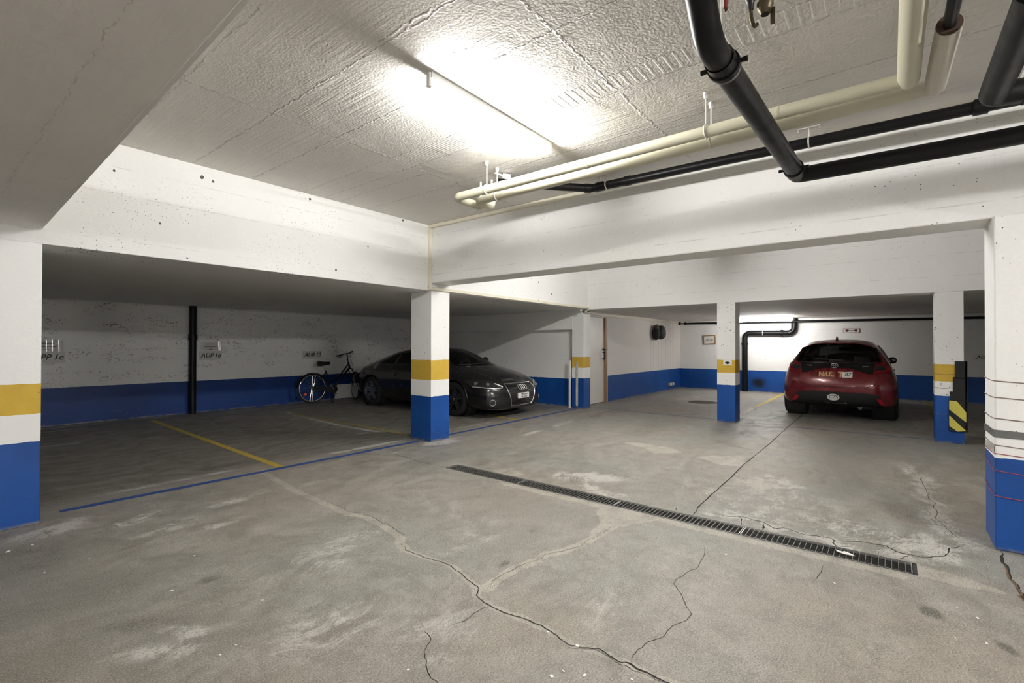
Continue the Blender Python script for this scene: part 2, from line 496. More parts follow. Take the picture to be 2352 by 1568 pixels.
def build_floor():
    xs = list(np.arange(-4.2, 0, .25)) + list(np.arange(0, 9.6, .035)) + list(np.arange(9.6, 16.41, .07)) + [DX0, DX1]
    ys = list(np.arange(-6.2, -1.2, .25)) + list(np.arange(-1.2, 6.4, .035)) + list(np.arange(6.4, 11.45, .06)) + [DY0, DY1]
    xs, ys = np.array(sorted(xs)), np.array(sorted(ys))
    nx, ny = len(xs), len(ys)
    GX, GY = np.meshgrid(xs, ys, indexing='ij')
    Rr = np.zeros(GX.shape); Gg = np.zeros(GX.shape); Bb = np.zeros(GX.shape)
    up = lambda A, v: np.maximum(A, v)
    # pale deposits
    strip = np.clip(1.4 - np.abs(GX - 3.775) / .055, 0, 1) * np.clip((3.3 - GY) / .3, 0, 1) * np.clip((GY + .1) / .05, 0, 1)
    Bb = up(Bb, strip * .8)
    Bb = up(Bb, poly_mask(GX, GY, [(3.85, 2.0), (3.62, 1.95), (3.40, 1.80), (3.2, 1.78), (3.2, 1.68), (3.45, 1.64), (3.7, 1.5), (3.84, 1.4)], .04) * .9)
    Rr = up(Rr, poly_mask(GX, GY, [(4.342, 2.9), (4.62, 2.78), (4.78, 2.5), (4.83, 2.15), (4.47, 2.3), (4.26, 2.65)], .14) * .75)
    Rr = up(Rr, poly_mask(GX, GY, [(4.15, 2.5), (4.35, 2.4), (4.2, 1.95), (4.05, 2.0)], .09) * .6)
    Bb = up(Bb, poly_mask(GX, GY, [(6.454, 3.065), (6.605, 2.876), (6.561, 2.561), (6.492, 2.302), (6.302, 2.136), (6.016, 2.415), (6.251, 2.602)], .035) * .85)
    Bb = up(Bb, poly_mask(GX, GY, [(6.178, 1.95), (6.418, 1.80), (6.62, 1.42), (6.214, 1.36), (5.986, 1.37), (5.966, 1.64)], .05) * .8)
    Bb = up(Bb, poly_mask(GX, GY, [(5.25, 1.30), (5.62, 1.28), (5.7, .95), (5.35, .80), (5.15, 1.0)], .06) * .6)
    Rr = up(Rr, poly_mask(GX, GY, [(5.45, 1.15), (5.9, 1.1), (5.6, .65), (5.3, .7)], .12) * .6)
    Bb = up(Bb, poly_mask(GX, GY, [(4.05, -0.125), (4.03, -0.23), (3.975, -0.36), (3.90, -.52), (3.86, -0.5), (3.83, -0.289), (3.845, -0.128)], .02))
    sq = poly_mask(GX, GY, [(4.10, 3.52), (4.34, 3.42), (4.18, 3.08), (4.0, 3.22)], .025)
    Bb = up(Bb, sq * .7)
    Bb = up(Bb, np.clip(1.35 - seg_dist(GX, GY, MAIN_CRACK[:13]) / .038, 0, 1) * 1.15)
    Bb = up(Bb, np.clip(1.3 - seg_dist(GX, GY, MAIN_CRACK[12:]) / .036, 0, 1) * .8)
    Bb = up(Bb, np.clip(1.3 - seg_dist(GX, GY, BRANCH) / .055, 0, 1) * .82)
    Bb = up(Bb, np.clip(1.2 - seg_dist(GX, GY, VEIN) / .05, 0, 1) * .65)
    Rr = up(Rr, np.clip(1.3 - seg_dist(GX, GY, VEIN) / .16, 0, 1) * .45)
    Rr = up(Rr, np.clip(1.3 - seg_dist(GX, GY, EDGE_CRACK) / .06, 0, 1) * .7)
    for (cx, cy, rx, ry, a, v) in [(4.4, -.15, .35, .28, 0, .55), (4.5, .3, .3, .35, 0, .4), (4.35, .95, .3, .3, 0, .45), (5.0, 1.0, .8, .7, 0, .3), (4.9, 5.1, .38, .16, 0, .7), (4.2, 5.1, .3, .08, 0, .4),
                               (.75, 5.0, .28, .14, .5, .6), (1.15, 4.75, .25, .12, .4, .5), (1.25, 4.35, .28, .1, .3, .5), (1.75, 4.6, .2, .12, 0, .45), (1.5, 4.1, .25, .1, 0, .4), (.72, 2.62, .2, .06, -.7, .6),
                               (.86, 2.72, .16, .05, -1.1, .6), (1.75, 3.0, .5, .25, .3, .35), (1.35, 2.2, .4, .25, 0, .35), (1.6, 1.75, .35, .25, .4, .3), (2.6, 2.4, .6, .25, .2, .25), (2.4, 1.25, .4, .25, 0, .2),
                               (9.3, 2.0, .5, .3, 0, .4), (12.3, 3.6, .75, .6, 0, .6), (13.0, 4.2, .9, .4, 0, .5), (7.3, 4.6, .5, .08, .15, .5), (6.2, 4.5, .35, .07, .1, .6), (8.9, 4.0, .5, .05, 0, .3), (3.4, 5.25, .8, .05, 0, .4), (1.8, 5.75, .9, .03, 0, .5), (3.95, 5.62, .4, .03, 0, .9)]:
        Rr = up(Rr, ell(GX, GY, cx, cy, rx, ry, a) * v)
    for (y, x0, x1, v) in [(11.12, 1.2, 3.5, .8), (10.6, 1.2, 2.0, .8), (9.1, .9, 1.7, .8), (10.9, 4.0, 5.4, .6), (9.35, 4.4, 4.9, .6), (8.2, 4.5, 5.0, .7), (6.6, 4.3, 4.75, .6), (5.66, 3.3, 4.75, .62), (5.78, 1.0, 2.4, .5)]:
        Rr = up(Rr, np.clip(1.6 - np.abs(GY - y) / .045, 0, 1.3) * np.clip((GX - x0) / .2, 0, 1) * np.clip((x1 - GX) / .2, 0, 1) * v)
    for pts, v in [([(4.95, 9.9), (4.78, 8.4), (4.72, 7.3), (4.76, 6.5)], .62), ([(.75, 10.95), (2.2, 11.0)], .6), ([(5.2, 5.75), (6.6, 5.72)], .5)]:
        Rr = up(Rr, np.clip(1.5 - seg_dist(GX, GY, pts) / .05, 0, 1.2) * v)
    # dark tones: tyre rubber, oil, damp, plus shade painted over the left bays
    Gg = up(Gg, np.clip((GY - 5.42) / .5, 0, 1) * np.clip((9.4 - GX) / .2, 0, 1) * .62)  # left and coupe bays: real grime with dim bay shade painted in
    Gg = up(Gg, np.clip((GX - 9.6) / .4, 0, 1) * np.clip((2.2 - GY) / .4, 0, 1) * .45)  # darker floor in the far bays on the right
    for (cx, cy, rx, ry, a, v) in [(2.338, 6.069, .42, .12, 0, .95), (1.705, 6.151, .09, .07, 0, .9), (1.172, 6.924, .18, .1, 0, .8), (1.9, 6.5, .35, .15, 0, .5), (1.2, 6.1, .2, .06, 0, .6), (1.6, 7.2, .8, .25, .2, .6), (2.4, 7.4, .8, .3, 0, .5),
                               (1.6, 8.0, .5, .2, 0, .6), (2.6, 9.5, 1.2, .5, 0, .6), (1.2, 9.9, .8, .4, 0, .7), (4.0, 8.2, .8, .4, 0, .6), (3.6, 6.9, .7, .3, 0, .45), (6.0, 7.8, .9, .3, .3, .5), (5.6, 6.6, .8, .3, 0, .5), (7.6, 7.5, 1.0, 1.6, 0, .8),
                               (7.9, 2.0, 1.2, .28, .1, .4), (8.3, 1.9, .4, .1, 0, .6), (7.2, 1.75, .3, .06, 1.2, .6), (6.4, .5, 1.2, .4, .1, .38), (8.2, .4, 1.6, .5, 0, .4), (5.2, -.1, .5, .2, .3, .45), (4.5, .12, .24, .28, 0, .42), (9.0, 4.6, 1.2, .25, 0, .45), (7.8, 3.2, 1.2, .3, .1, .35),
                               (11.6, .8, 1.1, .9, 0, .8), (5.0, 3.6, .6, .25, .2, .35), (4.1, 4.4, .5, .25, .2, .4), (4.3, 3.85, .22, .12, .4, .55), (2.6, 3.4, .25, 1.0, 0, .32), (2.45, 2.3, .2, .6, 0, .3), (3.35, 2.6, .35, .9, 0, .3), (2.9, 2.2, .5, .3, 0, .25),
                               (.35, 4.4, .5, .5, 0, .5), (.5, 3.6, .6, .3, 0, .4), (.75, 2.95, .3, .1, -.6, .45), (1.0, 2.5, .3, .08, -.6, .4), (.3, 2.9, .4, .3, 0, .35), (3.18, -.42, .06, .03, .4, 1.0), (3.36, -.16, .07, .05, .4, .9), (2.95, 2.12, .03, .02, 0, 1.0), (2.39, 1.95, .05, .02, 0, .9), (3.3, 3.0, .05, .03, 0, .7), (1.0, 4.15, .12, .04, .3, .6), (1.14, 3.2, .06, .05, 0, .7)]:
        Gg = up(Gg, ell(GX, GY, cx, cy, rx, ry, a) * v)  # darker patches, two of them under the cars
    Gg = up(Gg, poly_mask(GX, GY, [(4.14, 3.45), (4.27, 3.40), (4.15, 3.18), (4.07, 3.26)], .03) * .5)
    keep = []
    ok = ~((xs[:-1, None] >= DX0 - 1e-6) & (xs[1:, None] <= DX1 + 1e-6) & (ys[None, :-1] >= DY0 - 1e-6) & (ys[None, 1:] <= DY1 + 1e-6))
    ii, jj = np.nonzero(ok)
    a = ii * ny + jj
    faces = np.stack([a, a + ny, a + ny + 1, a + 1], 1)
    co = np.stack([GX.ravel(), GY.ravel(), np.zeros(nx * ny)], 1)
    me = bpy.data.meshes.new('floor')
    me.from_pydata(co.tolist(), [], faces.tolist())
    at = me.attributes.new('stain_shade', 'FLOAT_COLOR', 'POINT')
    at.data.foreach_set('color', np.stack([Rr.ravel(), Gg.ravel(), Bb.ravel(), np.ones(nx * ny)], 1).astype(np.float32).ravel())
    me.update()
    return me

def floor_mat():
    t = NT('worn_concrete_floor')
    P, X, Y, Z = t.pos()
    at = t.n('ShaderNodeAttribute', attribute_name='stain_shade')
    s = t.n('ShaderNodeSeparateColor'); t.put(s.inputs[0], at.outputs['Color'])
    Rr, Gg, Bb = s.outputs
    warp = t.noise(P, 1.1, 2, .5, 0, True)
    wv = t.n('ShaderNodeVectorMath', operation='MULTIPLY_ADD')
    t.put(wv.inputs[0], warp); wv.inputs[1].default_value = (.9, .9, 0); t.put(wv.inputs[2], P)
    W = wv.outputs[0]
    big = t.noise(P, .55, 4, .55)
    swirl = t.noise(t.scale(W, (2.0, 4.6, 1)), 1.3, 4, .62)
    swirl2 = t.noise(t.scale(W, (8, 2.4, 1)), 1.0, 3, .65, .3)
    med = t.noise(P, 5.5, 4, .68)
    grit = t.noise(P, 125, 1, .7)
    grit2 = t.noise(P, 230, 0, .7)
    base = t.mix(t.ramp(swirl, .34, .68), (.222, .207, .180), (.312, .296, .264))
    base = t.mix(t.math('MULTIPLY', t.ramp(swirl2, .52, .75), .5), base, (.37, .352, .315))
    base = t.mix(t.math('MULTIPLY', t.ramp(big, .45, .64), .65), base, (.285, .245, .200))
    base = t.mix(t.math('MULTIPLY', t.ramp(big, .50, .32), .6), base, (.240, .247, .218))
    base = t.mix(t.math('MULTIPLY', t.ramp(med, .55, .36), .45), base, (.155, .142, .12))
    base = t.mix(t.math('MULTIPLY', t.ramp(med, .60, .75), .4), base, (.42, .403, .37))
    # stains and painted bay shade, with their own ragged outline
    med2 = t.noise(t.scale(W, (1, 1.7, 1)), 21, 3, .72)
    e = t.math('ADD', t.math('MULTIPLY', t.math('SUBTRACT', med, .5), 1.5), t.math('MULTIPLY', t.math('SUBTRACT', med2, .5), 1.3))
    sw = t.math('MULTIPLY', t.math('SUBTRACT', swirl, .5), 1.7)
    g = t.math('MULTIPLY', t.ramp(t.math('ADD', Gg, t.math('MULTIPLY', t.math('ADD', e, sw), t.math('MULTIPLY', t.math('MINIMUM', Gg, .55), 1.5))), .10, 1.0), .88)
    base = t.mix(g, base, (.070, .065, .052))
    r = t.math('MULTIPLY', t.ramp(t.math('ADD', Rr, t.math('MULTIPLY', t.math('ADD', e, sw), t.math('MULTIPLY', t.math('MINIMUM', Rr, .5), 2.5))), .18, .80), .78)
    base = t.mix(r, base, (.52, .505, .47))
    b = t.math('MULTIPLY', t.ramp(t.math('ADD', Bb, t.math('MULTIPLY', e, t.math('MINIMUM', Bb, .5))), .40, .58), .8)
    base = t.mix(t.math('MULTIPLY', b, t.ramp(med, .3, .65, .45, 1.0)), base, t.mix(med, (.365, .335, .28), (.46, .43, .37)))
    base = t.mix(t.math('MULTIPLY', t.ramp(med2, .58, .70), .30), base, (.44, .42, .385))
    base = t.mix(t.math('MULTIPLY', t.ramp(med2, .45, .33), .38), base, (.15, .137, .116))
    # speckle, crumbs and pin holes
    base = t.mix(t.math('MULTIPLY', t.ramp(grit, .53, .70), .45), base, (.46, .445, .41))
    base = t.mix(t.math('MULTIPLY', t.ramp(grit, .48, .33), .55), base, (.115, .105, .09))
    base = t.mix(t.math('MULTIPLY', t.ramp(grit2, .60, .72), .22), base, (.5, .48, .45))
    v = t.voro(P, 6.5); vc = t.voro(P, 6.5, out=1)
    q = t.n('ShaderNodeSeparateColor'); t.put(q.inputs[0], vc)
    dot = t.math('LESS_THAN', v, t.ramp(q.outputs[0], .80, 1.0, 0, .055, False))
    base = t.mix(t.math('MULTIPLY', dot, .8), base, t.mix(t.math('GREATER_THAN', q.outputs[1], .45), (.07, .065, .055), (.62, .60, .56)))
    # hairline scratches
    sc = t.noise(t.scale(W, (3, 42, 1)), 1.0, 3, .5)
    scm = t.math('MULTIPLY', t.ramp(sc, .72, .78), t.ramp(med, .45, .6))
    base = t.mix(t.math('MULTIPLY', scm, .55), base, (.55, .535, .50))
    h = t.math('ADD', t.math('MULTIPLY', grit, .6), t.math('MULTIPLY', t.noise(P, 9, 2, .6), .5))
    t.set(col=base, rough=t.ramp(t.math('ADD', swirl, t.math('MULTIPLY', r, .3)), .3, .8, .46, .72), spec=.42, normal=t.bump(h, .32, .008))
    return t.m

floor_me = build_floor()
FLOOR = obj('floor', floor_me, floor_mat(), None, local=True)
tag(FLOOR, 'worn grey concrete garage floor with cracks, patches and stains', 'floor', None, 'structure')

def fl_child(name, pts, w, mat, z=.0012, **k):
    o = obj(name, ribbon(B(), pts, w, z, **k), mat, FLOOR, kind='structure')
    return o
fl_child('floor_crack', MAIN_CRACK[11:], [.0028, .003, .0035, .004, .0035, .004, .0055, .004], M['crack'], jag=.022, z=.0022)
fl_child('floor_crack', [(x + .035, y) for x, y in MAIN_CRACK[4:11]], .002, M['crack'], jag=.02, z=.0022)
fl_child('floor_crack', [(x - .016, y) for x, y in MAIN_CRACK[26:34]], .0018, M['crack'], jag=.03, z=.0022)
fl_child('floor_crack', THIN_CRACK, .0022, M['crack'], jag=.02)
fl_child('floor_crack', SHORT_CRACK, .0026, M['crack'], jag=.01)
fl_child('floor_crack', NEAR_CRACK, .0026, M['crack'], jag=.012)
fl_child('floor_crack', BRANCH, .002, M['crack'], jag=.03)
fl_child('floor_joint', JOINT, [.008, .008, .007, .008, .008, .005], M['crack'], jag=.01, taper=False)
fl_child('floor_crack', HEAD_CRACK, .005, M['crack'], jag=.02)
fl_child('floor_crack', RIGHT_CRACK, .013, M['crack'], jag=.02)
fl_child('floor_crack', [(x, y + .004) for x, y in RIGHT_CRACK[1:]], .007, M['rust'], jag=.03, z=.002)
fl_child('floor_crack', VEIN, .003, M['crack'], jag=.02)
fl_child('floor_crack', LOOP, [.004, .004, .006, .008, .006, .005], M['crack'], jag=.025)
fl_child('floor_crack', EDGE_CRACK, .006, M['crack'], jag=.03)
fl_child('floor_crack', [(4.259, 0.982), (4.2, .95), (4.06, 0.919)], .006, M['crack'], jag=.01)
fl_child('floor_crack', [(4.20, 0.788), (4.13, .775), (4.052, 0.767)], .010, M['crack'], jag=.01)
fl_child('floor_crack', [(4.15, 1.46), (4.06, 1.43)], .008, M['crack'])
fl_child('floor_crack', [(4.191, -.1), (4.12, -.06), (4.06, -.05)], .004, M['crack'], jag=.01)
fl_child('floor_crack', [(3.678, 0.339), (3.5, 0.342), (3.333, 0.368)], .003, M['crack'], jag=.01)

def lines(name, mat, segs, z=.0016):
    bm = B()
    for (a, b, w, sub) in segs:
        n = sub
        P0 = None
        d = Vector((b[0] - a[0], b[1] - a[1], 0)); s = Vector((-d.y, d.x, 0)).normalized()
        for k in range(n + 1):
            p = Vector((a[0], a[1], z)) + d * (k / n)
            e1 = .10 * mnoise.noise(p * 7); e2 = .10 * mnoise.noise(p * 7 + Vector((5, 5, 0)))
            v = (bm.verts.new(p + s * w / 2 * (1 + e1)), bm.verts.new(p - s * w / 2 * (1 + e2)))
            if P0: bm.faces.new((P0[0], P0[1], v[1], v[0]))
            P0 = v
    bmesh.ops.recalc_face_normals(bm, faces=bm.faces)
    for f in bm.faces:
        if f.normal.z < 0: f.normal_flip()
    return obj(name, bm, mat, FLOOR, kind='structure')
lines('painted_line', M['blue_paint'], [((.82, 5.475), (4.66, 5.415), .085, 60)])
lines('painted_line', M['blue_paint'], [((5.02, 5.43), (9.32, 5.47), .075, 60)])
lines('painted_line', M['yellow_paint'], [((2.86, 10.7), (2.69, 5.50), .085, 60)])
lines('painted_line', M['yellow_faded'], [((4.92, 9.6), (4.90, 5.75), .085, 60)])
lines('painted_line', M['yellow_paint'], [((7.30, 6.4), (7.15, 5.50), .085, 20)])
lines('painted_line', M['yellow_paint'], [((16.1, 2.47), (12.1, 2.43), .10, 40)])
lines('painted_line', M['white_line'], [((11.9, 2.43), (9.72, 2.38), .10, 30)])
lines('painted_line', M['yellow_faded'], [((16.1, -.72), (9.75, -.66), .10, 40)])
lines('painted_line', M['white_line'], [((9.62, 2.20), (9.50, 1.44), .022, 12)])
lines('painted_line', M['blue_paint'], [((9.50, 1.36), (9.55, -.48), .04, 20)])
lines('painted_line', M['blue_paint'], [((9.70, 5.2), (9.55, 2.6), .035, 20)])

# drain channel below the grates
bm = B()
bx(bm, DX0, DX0 + .012, DY0, DY1, -.12, -.0005); bx(bm, DX1 - .012, DX1, DY0, DY1, -.12, -.0005)
bx(bm, DX0, DX1, DY0, DY0 + .02, -.12, -.0005); bx(bm, DX0, DX1, DY1 - .02, DY1, -.12, -.0005)
bx(bm, DX0, DX1, DY0, DY1, -.14, -.12)
obj('drain_channel', bm, M['pit_dark'], FLOOR, kind='structure')

def grate(y0, y1, label, mesh_pitch=.033):
    t = thing('drain_grate', label, 'drain grate', ((DX0 + DX1) / 2, (y0 + y1) / 2, -.03), 0, 'drain grates in the floor channel')
    x0, x1 = DX0 + .014, DX1 - .014
    bm = B(); w = .004
    bx(bm, x0, x0 + w, y0, y1, -.028, .001); bx(bm, x1 - w, x1, y0, y1, -.028, .001)
    bx(bm, x0, x1, y0, y0 + w * 1.6, -.028, .0012); bx(bm, x0, x1, y1 - w * 1.6, y1, -.028, .0012)
    obj('frame', bm, M['galv'], t)
    bm = B(); n = 5
    for k in range(1, n + 1):
        x = x0 + (x1 - x0) * k / (n + 1)
        bx(bm, x - .0016, x + .0016, y0, y1, -.027, -.0012)
    o = obj('bearing_bars', bm, M['grate_steel'], t)
    bm = B(); m = int((y1 - y0) / mesh_pitch)
    for k in range(1, m):
        y = y0 + (y1 - y0) * k / m
        bx(bm, x0, x1, y - .0018, y + .0018, -.012, .0004)
    obj('cross_bars', bm, M['grate_bar'], t)
    return t
grate(2.985, 3.975, 'drain grate at the far end of the channel, nearest the striped middle pillar')
grate(1.917, 2.979, 'second drain grate from the middle pillar, light seam at both ends')
grate(.890, 1.911, 'third drain grate from the middle pillar, where the floor joint meets the channel')
grate(-.104, .884, 'drain grate at the near right end of the channel, with a white scrap on it')

# ================================================================== ROOM SHELL
ZC, ZB = 3.13, 2.19
W_plain = wall_mat('white_beam_paint', seams=[(2, 2.42, .006), (2, 2.74, .005), (2, 2.98, .004)], pits=.6)
W_left = wall_mat('white_left_beam_paint', seams=[(2, 2.30, .003), (2, 2.70, .004), (2, 2.93, .004)], pits=1.7)
W_bay = wall_mat('bay_wall_paint', blue=.655, seams=[(2, 1.32, .006), (2, 1.85, .006), (2, .40, .004)], pits=.85, flake=1.0, bcol=(.009, .042, .19))  # blue band: older paint, darkened further to stand in for weaker light
W_far = wall_mat('far_wall_paint', blue=.645, seams=[(2, 1.86, .004)], pits=.8, soot=True)
W_side = wall_mat('side_wall_paint', blue=.650, tint=(.84, .815, .775), pits=.25, vseams=(0, [13.66, 13.86, 14.06, 14.26, 14.46, 14.66, 14.86, 15.06, 15.26, 15.46], .010))
W_tt = wall_mat('recess_wall_paint', blue=.640, seams=[(2, 1.15, .006)], pits=.7)
W_back = wall_mat('rear_wall_paint', blue=.65, pits=.5)
C_main = ceil_mat('main_ceiling_concrete', lines=[
    (1, 3.62, .9, 2.85, .012, 1.0), (1, 3.64, 3.15, 4.7, .011, .7), (1, 1.45, 1.75, 4.7, .013, .9),
    (0, 1.70, 1.45, 5.2, .010, .8), (0, 2.235, 2.75, 5.2, .010, .9), (0, 2.20, .9, 2.0, .012, 1.0), (0, 1.67, -2, 2.3, .011, .9),
    (0, 2.79, -1.5, 5.2, .008, .8), (0, 3.0, -1.5, 2.0, .008, .7), (0, 3.05, 2.8, 5.2, .008, .7), (0, 3.24, 2.6, 5.2, .008, .6), (0, 3.65, -2, 5.2, .010, .8), (0, 1.12, -3, 5.2, .008, .5)],
    combs=[(2.80, 2.98, -.6, 1.95, .058), (2.80, 3.02, 2.75, 4.9, .030)])
C_sect = ceil_mat('middle_ceiling_concrete', lines=[(0, 6.5, -4, 5, .02, .8), (1, 2.2, 5, 9.3, .02, .8)], rough_amt=.7)
C_bay = ceil_mat('bay_ceiling_concrete', tint=(.85, .84, .80), lines=[(1, 7.2, -4, 9, .01, .5), (1, 8.6, -4, 9, .01, .5), (1, 10.0, -4, 9, .01, .5)], streak_axis=0, rough_amt=.7)
C_far = ceil_mat('far_ceiling_concrete', tint=(.80, .78, .735), lines=[(0, 11.2, -4, 5.5, .01, .5), (0, 12.4, -4, 5.5, .01, .5), (0, 13.6, -4, 5.5, .01, .5), (0, 14.8, -4, 5.5, .01, .6)], rough_amt=1.0)
C_soffit = ceil_mat('soffit_plaster', tint=(.86, .83, .795), lines=[(0, .36, -6, 5.2, .0035, .8), (1, 3.55, -4, .55, .003, .6)], rough_amt=.35)

struct('ceiling', bx(B(), -4.0, 4.74, -6, 5.25, ZC, ZC + .2), C_main, 'rough painted concrete ceiling over the near aisle, lit by the tube lamp', 'ceiling')
struct('ceiling', bx(B(), 5.08, 9.39, -6, 5.25, ZC, 3.3), C_sect, 'ceiling behind the long right beam, over the middle aisle', 'ceiling')
struct('ceiling', bx(B(), -4.0, 9.6, 5.62, 11.45, ZB, 2.5), C_bay, 'low dim ceiling over the left parking bays', 'ceiling')
struct('ceiling', bx(B(), 9.75, 16.4, -6, 5.7, 2.205, 2.5), C_far, 'low ceiling over the far parking bays', 'ceiling')
# soffit of the ramp: big box at the upper left
bm = B()
pl = [(-4.0, 5.24), (.661, 5.24), (.55, 1.3), (.35, -6.0), (-4.0, -6.0)]
lo = [bm.verts.new((x, y, 2.306)) for x, y in pl]; hi = [bm.verts.new((x, y, 3.14)) for x, y in pl]
bm.faces.new(lo); bm.faces.new(hi[::-1])
for k in range(5): bm.faces.new((lo[k], hi[k], hi[(k + 1) % 5], lo[(k + 1) % 5]))
bmesh.ops.recalc_face_normals(bm, faces=bm.faces)
struct('soffit_beam', bm, C_soffit, 'wide flat grey soffit across the upper left corner', 'soffit')
struct('beam', bx(B(), -4.0, 9.62, 5.23, 5.63, ZB, 3.2, .006), W_left, 'white concrete beam over the left parking bays', 'beam')
struct('beam', bx(B(), 4.72, 5.10, -6, 5.235, 2.297, 3.2, .012), W_plain, 'long white concrete beam running to the right pillar, under the black pipes', 'beam')
struct('beam', bx(B(), 9.37, 9.77, -6, 5.36, ZB, 3.2, .006), W_plain, 'far white beam over the red car bay, behind the long right beam', 'beam')
struct('wall_left', bx(B(), -4.2, 9.9, 11.27, 11.45, 0, 2.4), W_bay, 'back wall of the left parking bays, white above a blue band', 'wall')
struct('wall_back', bx(B(), -4.2, -4.0, -6.2, 11.45, 0, 3.3), W_back, 'wall behind the viewer', 'wall')
struct('wall_right', bx(B(), -4.2, 16.4, -6.2, -6.0, 0, 3.3), W_back, 'wall beyond the right side of the garage', 'wall')
struct('wall_far', bx(B(), 16.2, 16.4, -6.2, 5.7, 0, 2.4), W_far, 'far white wall with blue band behind the red car', 'wall')
# wall with the door, to the right of the end pillar
bm = B()
bx(bm, 9.60, 9.98, 5.55, 5.70, 0, 2.4); bx(bm, 10.86, 16.21, 5.55, 5.70, 0, 2.4); bx(bm, 9.98, 10.86, 5.55, 5.70, 2.10, 2.4)
struct('wall_door', bm, W_side, 'white wall with the narrow door and grooved panels, blue at the foot', 'wall')
# right hand wall of the black car's bay: upper lintel and recessed panel
bm = B()
bx(bm, 9.33, 9.63, 5.62, 11.28, 1.76, 2.4); bx(bm, 9.46, 9.63, 5.60, 11.28, 0, 1.765)
struct('wall_recess', bm, W_tt, 'side wall with a shallow recess to the right of the black car', 'wall')

def pillar(x0, x1, y0, y1, yellow, blue, label, ztop=ZB, bev=.008, pits=.8):
    m = wall_mat('pillar_paint_%d' % len(bpy.data.materials), blue=blue, yellow=yellow, pits=pits)
    return struct('pillar', bx(B(), x0, x1, y0, y1, 0, ztop + .004, bev), m, label, 'pillar')
pillar(.20, .672, 5.232, 5.68, (.861, 1.096), .647, 'wide white, yellow and blue pillar at the left edge, beside the blue floor line')
pillar(4.735, 5.105, 5.226, 5.672, (.892, 1.183), .653, 'white, yellow and blue pillar standing in front of the black car')
pillar(9.372, 9.70, 2.215, 2.535, (.906, 1.141), .682, 'white, yellow and blue pillar with a small sticker, to the left of the red car', pits=1.2)
pillar(9.38, 9.72, -.826, -.512, (.886, 1.139), .678, 'white, yellow and blue pillar with a black bumper, to the right of the red car', pits=1.2)
pillar(9.335, 9.64, 5.335, 5.64, (.906, 1.145), .672, 'end pillar next to the narrow door, with two thin white bars on it', pits=.5)
pillar(4.665, 5.08, -1.55, -.562, None, .634, 'white and blue pillar at the right edge, wrapped in thin strings and tape', ztop=2.30, bev=.01, pits=.8)

# trunking along the beams
struct('trim_1', bx(B(), 4.668, 4.722, -6, 5.2, 3.082, 3.128, .004), M['cream_trunk'], 'pale trunking along the top of the long right beam', 'trunking')
struct('trim_2', bx(B(), 4.668, 4.718, 5.192, 5.232, 2.225, 3.13, .004), M['cream_trunk'], 'upright pale trunking in the corner where the two beams meet', 'trunking')
bm = bx(B(), 4.668, 9.366, 5.196, 5.232, 2.200, 2.246, .004)
struct('trim_3', bm, M['cream_trunk'], 'pale trunking along the lower edge of the left beam, above the black car', 'trunking')
bm = B()
bx(bm, 9.30, 9.345, 5.20, 5.24, 2.13, 2.24, .003); bx(bm, 9.30, 9.64, 5.29, 5.334, 2.125, 2.165, .003); bx(bm, 9.30, 9.345, 5.2, 5.33, 2.125, 2.165, .003); bx(bm, 9.62, 16.2, 5.515, 5.552, 2.125, 2.168, .003)
struct('trim_4', bm, M['cream_trunk'], 'pale trunking stepping round the end pillar and along the door wall', 'trunking')
struct('trim_5', bx(B(), 16.16, 16.202, -6, 5.5, 2.165, 2.2, .003), M['white_trunk'], 'white strip along the top of the far wall', 'trunking')
struct('trim_6', bx(B(), 1.0, 4.66, -.72, -.66, 3.09, 3.128, .003), M['white_trunk'], 'white ceiling trunking behind the upright black pipe at the upper right', 'trunking')

bm = B(); ed = [(.655, 5.228), (.545, 1.3), (.345, -5.99)]
for (a, b) in zip(ed, ed[1:]):
    d = Vector((b[0] - a[0], b[1] - a[1], 0)); u = d.normalized(); c_ = Vector(((a[0] + b[0]) / 2 + .004, (a[1] + b[1]) / 2, 2.313))
    obx(bm, c_, u, Vector((-u.y, u.x, 0)), (0, 0, 1), d.length / 2, .008, .009)
struct('trim_7', bm, M['white_trunk'], 'thin pale bead along the lower edge of the wide soffit', 'trim')
# narrow door
bm = bx(B(), 10.0, 10.755, 5.575, 5.615, .012, 2.085, .004)
D1 = struct('door_1', bm, M['door_paint'], 'narrow beige door beside the end pillar', 'door')
bm = B(); bx(bm, 10.757, 10.86, 5.535, 5.70, 0, 2.10, .004)
struct('door_frame', bm, M['door_wood'], parent=D1)
bm = B(); bx(bm, 9.98, 10.0, 5.545, 5.70, 0, 2.10, .002); bx(bm, 9.98, 10.86, 5.545, 5.70, 2.087, 2.102, .002); bx(bm, 10.86, 10.885, 5.54, 5.56, 0, 2.11, .002)
struct('door_casing', bm, M['door_paint'], parent=D1)
bm = B(); bx(bm, 10.62, 10.70, 5.566, 5.577, 1.05, 1.29, .003)
struct('handle_plate', bm, M['white_plastic'], parent=D1)
bm = B()
tube(bm, fillet([(10.665, 5.57, 1.075), (10.665, 5.50, 1.075), (10.665, 5.50, 1.235), (10.665, 5.57, 1.235)], .02), .014, 10)
struct('door_handle', bm, M['black_plastic'], parent=D1, sm=40)
bm = B(); tube(bm, [(10.70, 5.575, 1.30), (10.70, 5.52, 1.30)], .022, 12); bx(bm, 10.66, 10.80, 5.525, 5.575, 1.292, 1.312, .003)
struct('door_lock', bm, M['black_plastic'], parent=D1, sm=40)
